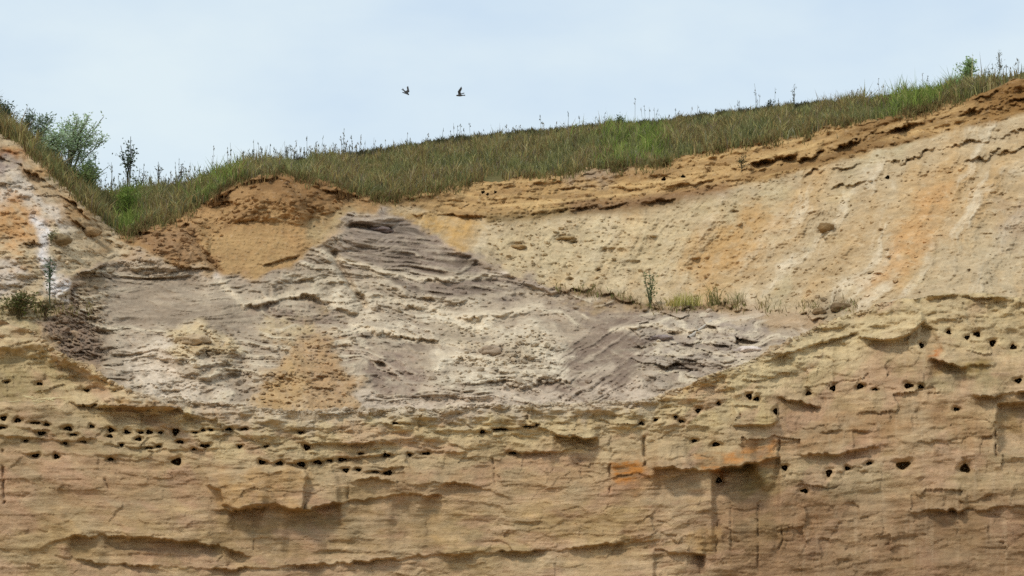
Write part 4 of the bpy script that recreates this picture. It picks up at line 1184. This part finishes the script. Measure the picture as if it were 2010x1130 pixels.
lv = np.concatenate([np.interp(lu[:900], [1090, 1200, 1262, 1320, 1400, 1470], [566, 580, 600, 604, 600, 600]) + rng.normal(0, 6, 900),
                     np.interp(lu[900:1150], [1480, 1690], [604, 600]) + rng.normal(0, 8, 250), 612 + rng.normal(0, 8, 350)])
keep = rng.random(n) < smooth(-0.25, 0.2, fbm(lu / 24, lu * 0, 3, 88)); lu, lv = lu[keep], lv[keep]; n = len(lu)
lbp = unproject(lu, lv, nearest_depth(Yb, rowB, lu, lv) - 0.02)
blades('litter', 'low dead stems and seedlings along the foot of the right bank', lbp, rng.uniform(0.03, 0.12, n), rng.uniform(0.008, 0.016, n),
       mix_cols(n, [(120, 104, 66), (134, 122, 74), (98, 84, 56), (116, 120, 66)], [3, 2, 2, 2]), rng.uniform(0, 1.1, n), rng.uniform(0, 0.5, n), 'litter')

# low dark growth along the skyline
n = 22000
su = rng.uniform(430, 1840, n)
stt = rng.uniform(0.93, 1.03, n)
dens = np.interp(su, [430, 600, 900, 1300, 1780, 1840], [0.2, 0.6, 1, 1, 1, 0.0]) * smooth(-0.5, 0.1, fbm(su / 60, su * 0, 3, 97))
k_ = rng.random(n) < dens
su, stt = su[k_], stt[k_]; n = len(su)
svv, syy = meadow_at(su, stt)
sb = unproject(su, svv, syy); sb[:, 2] -= 0.03
blades('ridge_heather', 'dark low growth along the skyline of the meadow', sb, rng.uniform(0.04, 0.15, n) * (1 + 0.9 * fbm(su / 22, su * 0, 3, 87)), rng.uniform(0.012, 0.028, n),
       mix_cols(n, [(78, 76, 52), (64, 60, 48), (98, 96, 62), (84, 72, 58)], [3, 2, 3, 1]), rng.uniform(0, 0.7, n), rng.uniform(0, 0.4, n), 'low growth')

# thin flowering stalks rising above the skyline
n = 620
tu = np.concatenate([rng.uniform(-20, 2000, n // 2), rng.uniform(180, 700, n - n // 2)])
tt = rng.uniform(0.75, 1.0, n)
tv, ty = meadow_at(tu, tt)
tbp = unproject(tu, tv, ty)
tl = rng.uniform(0.10, 0.34, n) * (1 + 0.8 * fbm(tu / 30, tu * 0, 2, 94)) * np.where(rng.random(n) < 0.12, 1.6, 1)
co, fs, cs = [], [], []
pal = [lin(c) * 0.75 for c in ((96, 98, 70), (112, 104, 80), (88, 92, 80), (128, 116, 92))]
off = 0
for p, L in zip(tbp, tl):
    d = np.array([rng.normal(0, 0.07), rng.normal(0, 0.05), 1.0]); d /= np.linalg.norm(d)
    w = rng.uniform(0.0022, 0.004)
    tip = p + d * L
    s_ = np.array([w, 0, 0]); s2 = np.array([0, w, 0])
    co += [p - s_, p + s_, p + s2 * 1.6, tip - s_ * .7, tip + s_ * .7, tip + s2]
    fs += [(off, off + 1, off + 4), (off, off + 4, off + 3), (off + 1, off + 2, off + 5), (off + 1, off + 5, off + 4), (off + 2, off, off + 3), (off + 2, off + 3, off + 5)]
    c = pal[rng.integers(4)]; cs += [c] * 6; off += 6
    for q in range(rng.integers(1, 6)):                      # seed head
        hw, hl = rng.uniform(0.005, 0.011), rng.uniform(0.02, 0.05)
        b0 = tip - d * L * rng.uniform(0, 0.3) + np.array([rng.normal(0, 0.012), rng.normal(0, .012), 0])
        co += [b0 - [hw, 0, 0], b0 + [hw, 0, 0], b0 + [0, hw, hl * .5], b0 + d * hl]
        fs += [(off, off + 1, off + 3), (off + 1, off + 2, off + 3), (off + 2, off, off + 3)]
        cs += [c * rng.uniform(0.7, 1.2)] * 4; off += 4
tag(mesh_object('flower_stalks', np.array(co), np.array(fs), np.array(cs), M_STEM, None, False), 'thin flowering stalks standing up against the sky', 'stalks', None, 'stuff')

# roots and turf hanging over the top of the brown mound
n = 900
hu = rng.uniform(400, 780, n); hv = EDGE(hu) + rng.uniform(0, 10, n)
hb = unproject(hu, hv, nearest_depth(Yb, rowB, hu, hv) - 0.05)
hl_ = -rng.uniform(0.06, 0.22, n) * np.interp(hu, [400, 560, 660, 700, 780], [.6, 1, 1.7, 1, .5])
blades('hanging_roots', '', hb, hl_, rng.uniform(0.006, 0.012, n), mix_cols(n, [(112, 84, 50), (138, 104, 62), (86, 62, 36), (150, 122, 76)], [3, 2, 2, 1]),
       rng.uniform(0, 0.25, n), rng.uniform(0, 0.2, n), mat=M_STEM, parent=slope_obj[2])['kind'] = 'stuff'

# ------------------------------------------------------------------ single plants
def tube(path, radii, sides=5):
    path = np.array(path); co, f = [], []
    for i, p in enumerate(path):
        d = path[min(i + 1, len(path) - 1)] - path[max(i - 1, 0)]; d /= np.linalg.norm(d) + 1e-9
        a = np.cross(d, [0.3, 1, 0.1]); a /= np.linalg.norm(a) + 1e-9; b = np.cross(d, a)
        for k in range(sides):
            t = 2 * math.pi * k / sides
            co.append(p + (a * math.cos(t) + b * math.sin(t)) * radii[i])
    for i in range(len(path) - 1):
        for k in range(sides):
            j = (k + 1) % sides
            f.append((i * sides + k, i * sides + j, (i + 1) * sides + j, (i + 1) * sides + k))
    return co, f

def plant(name, label, cat, u, v, Y, h, w, nstem, leaf_c, stem_c, leaf=0.03, nleaf=300, group=None, start=0.15, branch=True, narrow=0.45, droop=0.3):
    """stems spread from the base; leaf blades sit along them and their twigs"""
    base = unproject(u, v, Y)
    root = bpy.data.objects.new(name, None); COL.objects.link(root); root.location = base
    tag(root, label, cat, group)
    paths = []
    for k in range(nstem):
        a = rng.uniform(0, 2 * math.pi); sp = rng.uniform(0.15, 1.0) * w / 2
        end = np.array([math.cos(a) * sp, math.sin(a) * sp * 0.7, h * rng.uniform(0.65, 1.0)])
        if k == 0: end = np.array([rng.normal(0, w * .05), 0, h])
        mid_ = end * np.array([0.35, 0.35, 0.55]) + rng.normal(0, w * 0.04, 3)
        pts = [np.array([rng.normal(0, .01), rng.normal(0, .01), -0.05]), mid_ * 0.5 + rng.normal(0, w * .02, 3), mid_, mid_ * .45 + end * .55, end]
        paths.append((pts, 0.004 + 0.006 * h))
        if branch:
            for q in range(3):
                t = rng.uniform(0.3, 0.85); i = int(t * 4); p = pts[i] * (1 - (t * 4 - i)) + pts[i + 1] * (t * 4 - i)
                e = p + np.array([rng.normal(0, w * .17), rng.normal(0, w * .13), h * rng.uniform(0.08, 0.25)])
                paths.append(([p, (p + e) / 2 + rng.normal(0, w * .02, 3), e], 0.003 + 0.002 * h))
    co, f = [], []
    for pts, r in paths:
        c_, f_ = tube(pts, [r * (1 - 0.55 * i / (len(pts) - 1)) for i in range(len(pts))])
        f += [tuple(np.array(q) + len(co)) for q in f_]; co += c_
    mesh_object('stem', np.array(co), np.array(f), lin(stem_c) * 0.75, M_STEM, root)
    co, f, cs = [], [], []
    pal = [lin(c) * 0.92 for c in leaf_c]
    for q in range(nleaf):
        pts, r = paths[rng.integers(len(paths))]
        t = start + (1 - start) * rng.random() ** 0.8
        x = t * (len(pts) - 1); i = min(int(x), len(pts) - 2)
        p = pts[i] * (1 - (x - i)) + pts[i + 1] * (x - i) + rng.normal(0, leaf * 0.7, 3)
        d = np.array([rng.normal(), rng.normal() * .8, rng.uniform(-droop, 1.0)]); d /= np.linalg.norm(d)
        s_ = np.cross(d, rng.normal(0, 1, 3)); s_ /= np.linalg.norm(s_) + 1e-9
        L = leaf * rng.uniform(0.6, 1.4); W = L * narrow * 0.5
        nrm = np.cross(d, s_) * L * 0.12
        o = len(co)
        co += [p, p + d * L * .5 + s_ * W + nrm, p + d * L, p + d * L * .5 - s_ * W + nrm, p + d * L * 0.5]
        f += [(o, o + 1, o + 4), (o + 1, o + 2, o + 4), (o + 2, o + 3, o + 4), (o + 3, o, o + 4)]
        cs += [pal[rng.integers(len(pal))] * rng.uniform(0.7, 1.25)] * 5
    mesh_object('foliage', np.array(co), np.array(f), np.array(cs), M_LEAF, root, False)
    return root

def on_meadow(u, t): 
    v, y = meadow_at(np.array(float(u)), t); return u, float(v), float(y)
GREY_GREEN = [(196, 212, 178), (178, 200, 154), (208, 218, 194), (164, 188, 138)]
DARK = [(96, 112, 80), (114, 128, 94), (80, 94, 70)]
MIDG = [(104, 126, 62), (122, 140, 72), (88, 110, 56)]
VIVID = [(124, 148, 62), (140, 158, 78), (106, 130, 58)]
plant('shrub', 'wide pale green shrub on the left slope against the sky', 'shrub', *on_meadow(132, 0.75), 1.0, 1.25, 20, GREY_GREEN, (110, 104, 78), 0.045, 3600, 'shrubs on the left skyline', 0.2)
plant('shrub', 'loose blue green shrub just right of the wide pale green shrub', 'shrub', *on_meadow(184, 0.9), 0.66, 0.7, 10, [(142, 164, 130), (124, 146, 114), (164, 182, 150)], (108, 104, 84), 0.042, 900, 'shrubs on the left skyline', 0.25)
plant('shrub', 'dark green shrub at the left edge of the photo on the skyline', 'shrub', *on_meadow(8, 0.85), 0.42, 0.70, 12, DARK, (70, 62, 46), 0.04, 700, 'shrubs on the left skyline')
plant('shrub', 'upright dark shrub between the left edge and the pale green shrub', 'shrub', *on_meadow(52, 0.85), 0.52, 0.40, 7, DARK + [(110, 122, 92)], (70, 62, 46), 0.04, 320, 'shrubs on the left skyline')
plant('shrub', 'low pale shrub in front of the wide pale green shrub', 'shrub', *on_meadow(100, 0.6), 0.55, 0.8, 12, GREY_GREEN, (110, 104, 78), 0.045, 1400, 'shrubs on the left skyline', 0.15)
plant('shrub', 'low olive shrub under the blue green shrub in the grass', 'shrub', *on_meadow(168, 0.5), 0.50, 0.7, 10, [(136, 152, 94), (150, 164, 112), (120, 138, 84)], (98, 92, 66), 0.045, 1000, 'shrubs on the left skyline', 0.1)
plant('shrub', 'grey green shrub between the dark shrubs and the wide pale shrub', 'shrub', *on_meadow(78, 0.8), 0.62, 0.5, 8, [(140, 156, 128), (122, 140, 110), (160, 172, 148)], (96, 92, 74), 0.042, 700, 'shrubs on the left skyline', 0.2)
plant('sapling', 'slender sapling with sparse leaves standing clear against the sky', 'sapling', *on_meadow(251, 0.98), 1.0, 0.46, 6, [(92, 108, 84), (110, 124, 98), (74, 88, 70)], (66, 66, 54), 0.05, 190, None, 0.35, True, 0.6)
plant('leafy_plant', 'small leafy plant to the right of the slender sapling', 'plant', *on_meadow(272, 0.9), 0.48, 0.28, 5, [(96, 112, 74), (112, 126, 84)], (74, 74, 54), 0.045, 90, None, 0.3)
plant('bush', 'vivid green bush at the bottom of the grassy hollow', 'bush', *on_meadow(250, 0.38), 0.46, 0.34, 10, VIVID, (104, 112, 60), 0.06, 330, None, 0.05, True, 0.25)
plant('weed', 'thistle like weed right of the vivid green bush against the sky', 'weed', *on_meadow(310, 0.97), 0.52, 0.14, 3, [(96, 102, 92), (108, 110, 92)], (86, 82, 66), 0.035, 60, None, 0.4)
plant('weed', 'short dark weed where the meadow skyline starts to rise', 'weed', *on_meadow(356, 0.97), 0.40, 0.08, 3, [(80, 86, 76), (92, 96, 80)], (76, 74, 60), 0.03, 60, None, 0.3)
plant('weed', 'dark bushy weed on the skyline above the green grass patch', 'weed', *on_meadow(1217, 0.97), 0.22, 0.30, 7, DARK + MIDG, (70, 64, 48), 0.035, 260)
plant('weed', 'leafy weed on the dark skyline right of centre', 'weed', *on_meadow(1512, 0.97), 0.22, 0.22, 5, [(82, 98, 78), (100, 114, 88), (70, 82, 64)], (70, 66, 52), 0.035, 130)
plant('weed', 'tallest thin weed on the skyline right of the leafy weed', 'weed', *on_meadow(1559, 0.97), 0.46, 0.12, 2, [(136, 140, 124), (120, 124, 108)], (112, 108, 92), 0.028, 40, None, 0.5)
plant('weed', 'thin tall weed on the skyline left of the brown mound', 'weed', *on_meadow(562, 0.97), 0.34, 0.08, 3, [(112, 122, 98), (96, 106, 86)], (92, 92, 72), 0.028, 50, None, 0.4)
plant('shrub', 'small rounded pale green bush on the far right skyline', 'bush', *on_meadow(1902, 0.98), 0.50, 0.42, 12, [(160, 184, 124), (144, 172, 108), (176, 196, 146)], (120, 120, 80), 0.045, 900, None, 0.1)
plant('weed', 'thin weed at the far right where bare soil meets the sky', 'weed', *on_meadow(1963, 0.95), 0.50, 0.16, 4, [(150, 158, 140), (132, 140, 120)], (128, 126, 108), 0.028, 70, None, 0.3)
sy = slope_y
plant('weed', 'slender green weed standing at the foot of the right bank', 'weed', 1276, 604, sy(1276, 604) - 0.03, 0.54, 0.22, 6, [(106, 126, 82), (124, 140, 96), (90, 108, 72)], (98, 100, 70), 0.036, 170, 'plants at the foot of the right bank', 0.1)
plant('weed', 'small dark plant near the brown overhang under the meadow edge', 'weed', 1456, 335, sy(1456, 335) - 0.03, 0.24, 0.16, 4, [(96, 96, 64), (82, 84, 56)], (84, 74, 50), 0.035, 90)
plant('weed', 'tall blue green weed in the white streak of the left bank', 'weed', 97, 596, sy(97, 596) - 0.05, 0.66, 0.16, 4, [(108, 126, 100), (88, 106, 80), (128, 142, 116)], (90, 96, 74), 0.04, 150)
plant('bush', 'low green bush on the ledge at the left edge of the photo', 'bush', 36, 618, sy(36, 612) - 0.15, 0.28, 0.62, 14, [(112, 116, 66), (96, 100, 56), (134, 134, 86), (122, 104, 74)], (98, 84, 54), 0.045, 800)
plant('bush', 'small reddish green bush under the tall blue green weed', 'bush', 88, 622, sy(88, 614) - 0.15, 0.20, 0.22, 6, [(110, 106, 62), (140, 110, 80), (86, 88, 52)], (98, 78, 54), 0.04, 200)
plant('leafy_plant', 'tiny pale green plant in the middle of the left bank', 'plant', 100, 474, sy(100, 474) - 0.03, 0.16, 0.16, 5, [(150, 152, 110), (130, 134, 94)], (120, 110, 80), 0.03, 90)

def tuft(label, u, v, Y, h, w, n, palette, group=None):
    base = unproject(u, v, Y)
    root = bpy.data.objects.new('grass_tuft', None); COL.objects.link(root); root.location = base
    tag(root, label, 'grass tuft', group)
    a = rng.uniform(0, 6.3, n); r = np.sqrt(rng.random(n)) * w * 0.42
    b = np.stack([np.cos(a) * r, np.sin(a) * r * 0.5, np.full(n, -0.02)], -1)
    blades('blades', '', b, rng.uniform(0.55, 1.0, n) * h, rng.uniform(0.008, 0.014, n), mix_cols(n, palette, [1] * len(palette)),
           rng.uniform(0, 0.5, n), rng.uniform(0, 0.5, n), parent=root)['kind'] = 'stuff'
    return root
G4 = 'plants at the foot of the right bank'
tuft('bright yellow green grass tuft left of the dark upright grass', 1352, 598, sy(1352, 598) - 0.05, 0.28, 0.5, 110, [(182, 172, 110), (150, 148, 76), (190, 180, 112)], G4)
tuft('dark upright grass tuft at the foot of the right bank', 1400, 598, sy(1400, 598) - 0.05, 0.42, 0.22, 40, [(124, 120, 70), (106, 104, 62), (146, 134, 86)], G4)
tuft('thin pale grass tuft right of the dark upright grass', 1446, 594, sy(1446, 594) - 0.05, 0.30, 0.30, 26, [(156, 146, 104), (120, 118, 76)], G4)
tuft('pale yellow grass tuft beside the slender green weed', 1322, 600, sy(1322, 600) - 0.05, 0.22, 0.26, 70, [(196, 178, 116), (172, 158, 96)], G4)
tuft('pale green grass tuft beside the rounded bush on the right skyline', *on_meadow(1878, 0.98), 0.44, 0.40, 190, [(150, 178, 112), (134, 164, 94), (166, 190, 132)])

# dead branch and straw
def stick(name, pts_uv, r, c, label, cat, lift=0.04, onA=False, parts=()):
    pts = []
    for (u, v) in pts_uv:
        Y = float(nearest_depth(Ya, rowA, u, v)) if onA else slope_y(u, v)
        pts.append(unproject(u, v, Y - lift))
    pts = np.array(pts); o0 = pts[0].copy()
    dense = [pts[i] * (1 - t) + pts[i + 1] * t + rng.normal(0, r * 0.3, 3) for i in range(len(pts) - 1) for t in (0, 0.33, 0.66)] + [pts[-1]]
    dense = np.array(dense) - o0
    co, f = tube(dense, [r * (1 - 0.5 * i / len(dense)) for i in range(len(dense))], 6)
    o = mesh_object(name, np.array(co), np.array(f), lin(c) * 0.75, M_STEM)
    o.location = o0
    return tag(o, label, cat)
stick('dead_branch', [(1352, 662), (1372, 648), (1396, 630)], 0.03, (206, 194, 178), 'pale dead branch lying slantwise on the grey broken slabs', 'branch')
straw = bpy.data.objects.new('straw_wisp', None); COL.objects.link(straw)
straw.location = unproject(75, 784, float(nearest_depth(Ya, rowA, 75, 784)))
tag(straw, 'wisp of dry straw on the cliff ledge at the left', 'straw')
for k in range(16):
    u0_, v0_ = rng.uniform(28, 112), rng.uniform(776, 788)
    du_, dv_ = rng.normal(0, 14), rng.normal(0, 4)
    p0 = unproject(u0_, v0_, float(nearest_depth(Ya, rowA, u0_, v0_)) - 0.03)
    p1 = unproject(u0_ + du_, v0_ + dv_, float(nearest_depth(Ya, rowA, u0_ + du_, v0_ + dv_)) - 0.05)
    o0 = np.array(straw.location)
    co, f = tube([p0 - o0, (p0 + p1) / 2 - o0 + rng.normal(0, .006, 3), p1 - o0], [0.006, 0.005, 0.003], 4)
    mesh_object('straw', np.array(co), np.array(f), lin((232, 214, 164)) * 0.8, M_STEM, straw)

# ------------------------------------------------------------------ the two swallows
def swallow(label, u, v, Y, R, wl, wr):
    """body along +X (head), wings as (span, sweep back, raise) towards +Y / -Y; one closed skin"""
    bm = bmesh.new()
    prof = [(0.062, 0.002), (0.055, 0.008), (0.045, 0.0125), (0.032, 0.013), (0.015, 0.0165), (-0.01, 0.016), (-0.03, 0.011), (-0.045, 0.007)]
    n_ = 10; rings = []
    for x, r in prof:
        rings.append([bm.verts.new((x, r * math.cos(2 * math.pi * k / n_), r * math.sin(2 * math.pi * k / n_))) for k in range(n_)])
    for a, b in zip(rings[:-1], rings[1:]):
        for k in range(n_):
            bm.faces.new((a[k], a[(k + 1) % n_], b[(k + 1) % n_], b[k]))
    bm.faces.new(rings[0]); bm.faces.new(rings[-1][::-1])
    def slab_(pts_top, th):
        t = [bm.verts.new(p) for p in pts_top]
        b = [bm.verts.new((p[0], p[1], p[2] - th)) for p in pts_top]
        bm.faces.new(t); bm.faces.new(b[::-1])
        for k in range(len(t)):
            j = (k + 1) % len(t)
            bm.faces.new((t[j], t[k], b[k], b[j]))
    for sgn, (span, sweep, rise) in ((1, wl), (-1, wr)):
        y1, y2 = sgn * span * 0.4, sgn * span
        slab_([(0.026, 0, 0.006), (0.034, y1, 0.006 + rise * .45), (0.034 - sweep, y2, 0.006 + rise), (0.008 - sweep * .75, y1 + sgn * span * 0.35, 0.006 + rise * .7), (-0.012, y1, 0.006 + rise * .4), (-0.018, 0, 0.004)], 0.005)
    slab_([(-0.03, 0.008, 0.003), (-0.03, -0.008, 0.003), (-0.085, -0.022, 0.003), (-0.07, 0, 0.003), (-0.085, 0.022, 0.003)], 0.004)
    me = bpy.data.meshes.new('swallow'); bmesh.ops.recalc_face_normals(bm, faces=bm.faces); bm.to_mesh(me); bm.free()
    at = me.attributes.new('tone', 'FLOAT_COLOR', 'POINT')
    me.materials.append(M_SWALLOW)
    o = bpy.data.objects.new('swallow', me); COL.objects.link(o)
    rm = o.modifiers.new('skin', 'REMESH'); rm.mode = 'VOXEL'; rm.voxel_size = 0.0028; rm.use_smooth_shade = True
    o.location = unproject(u, v, Y)
    o.rotation_euler = R
    return tag(o, label, 'bird', 'swallows in flight')
M_SWALLOW = bpy.data.materials.new('swallow_plumage'); M_SWALLOW.use_nodes = True
nn_, ll_ = M_SWALLOW.node_tree.nodes, M_SWALLOW.node_tree.links
tx = nn_.new('ShaderNodeTexCoord'); nz_ = nn_.new('ShaderNodeTexNoise'); nz_.inputs['Scale'].default_value = 60
rp = nn_.new('ShaderNodeValToRGB')
rp.color_ramp.elements[0].color = (0.022, 0.022, 0.024, 1); rp.color_ramp.elements[1].color = (0.055, 0.050, 0.045, 1)
ll_.new(tx.outputs['Object'], nz_.inputs['Vector']); ll_.new(nz_.outputs['Fac'], rp.inputs['Fac'])
ll_.new(rp.outputs['Color'], nn_['Principled BSDF'].inputs['Base Color'])
nn_['Principled BSDF'].inputs['Roughness'].default_value = 0.7
D_ = math.radians
swallow('dark swallow on the left, flying with its wings half folded', 797, 181, 36.0, (D_(60), D_(40), D_(10)), (0.10, 0.075, 0.03), (0.09, 0.07, 0.03))
swallow('dark swallow on the right, with one wing raised and tail level', 903, 187, 36.0, (D_(15), D_(0), D_(176)), (0.10, 0.06, 0.10), (0.09, 0.09, 0.09))
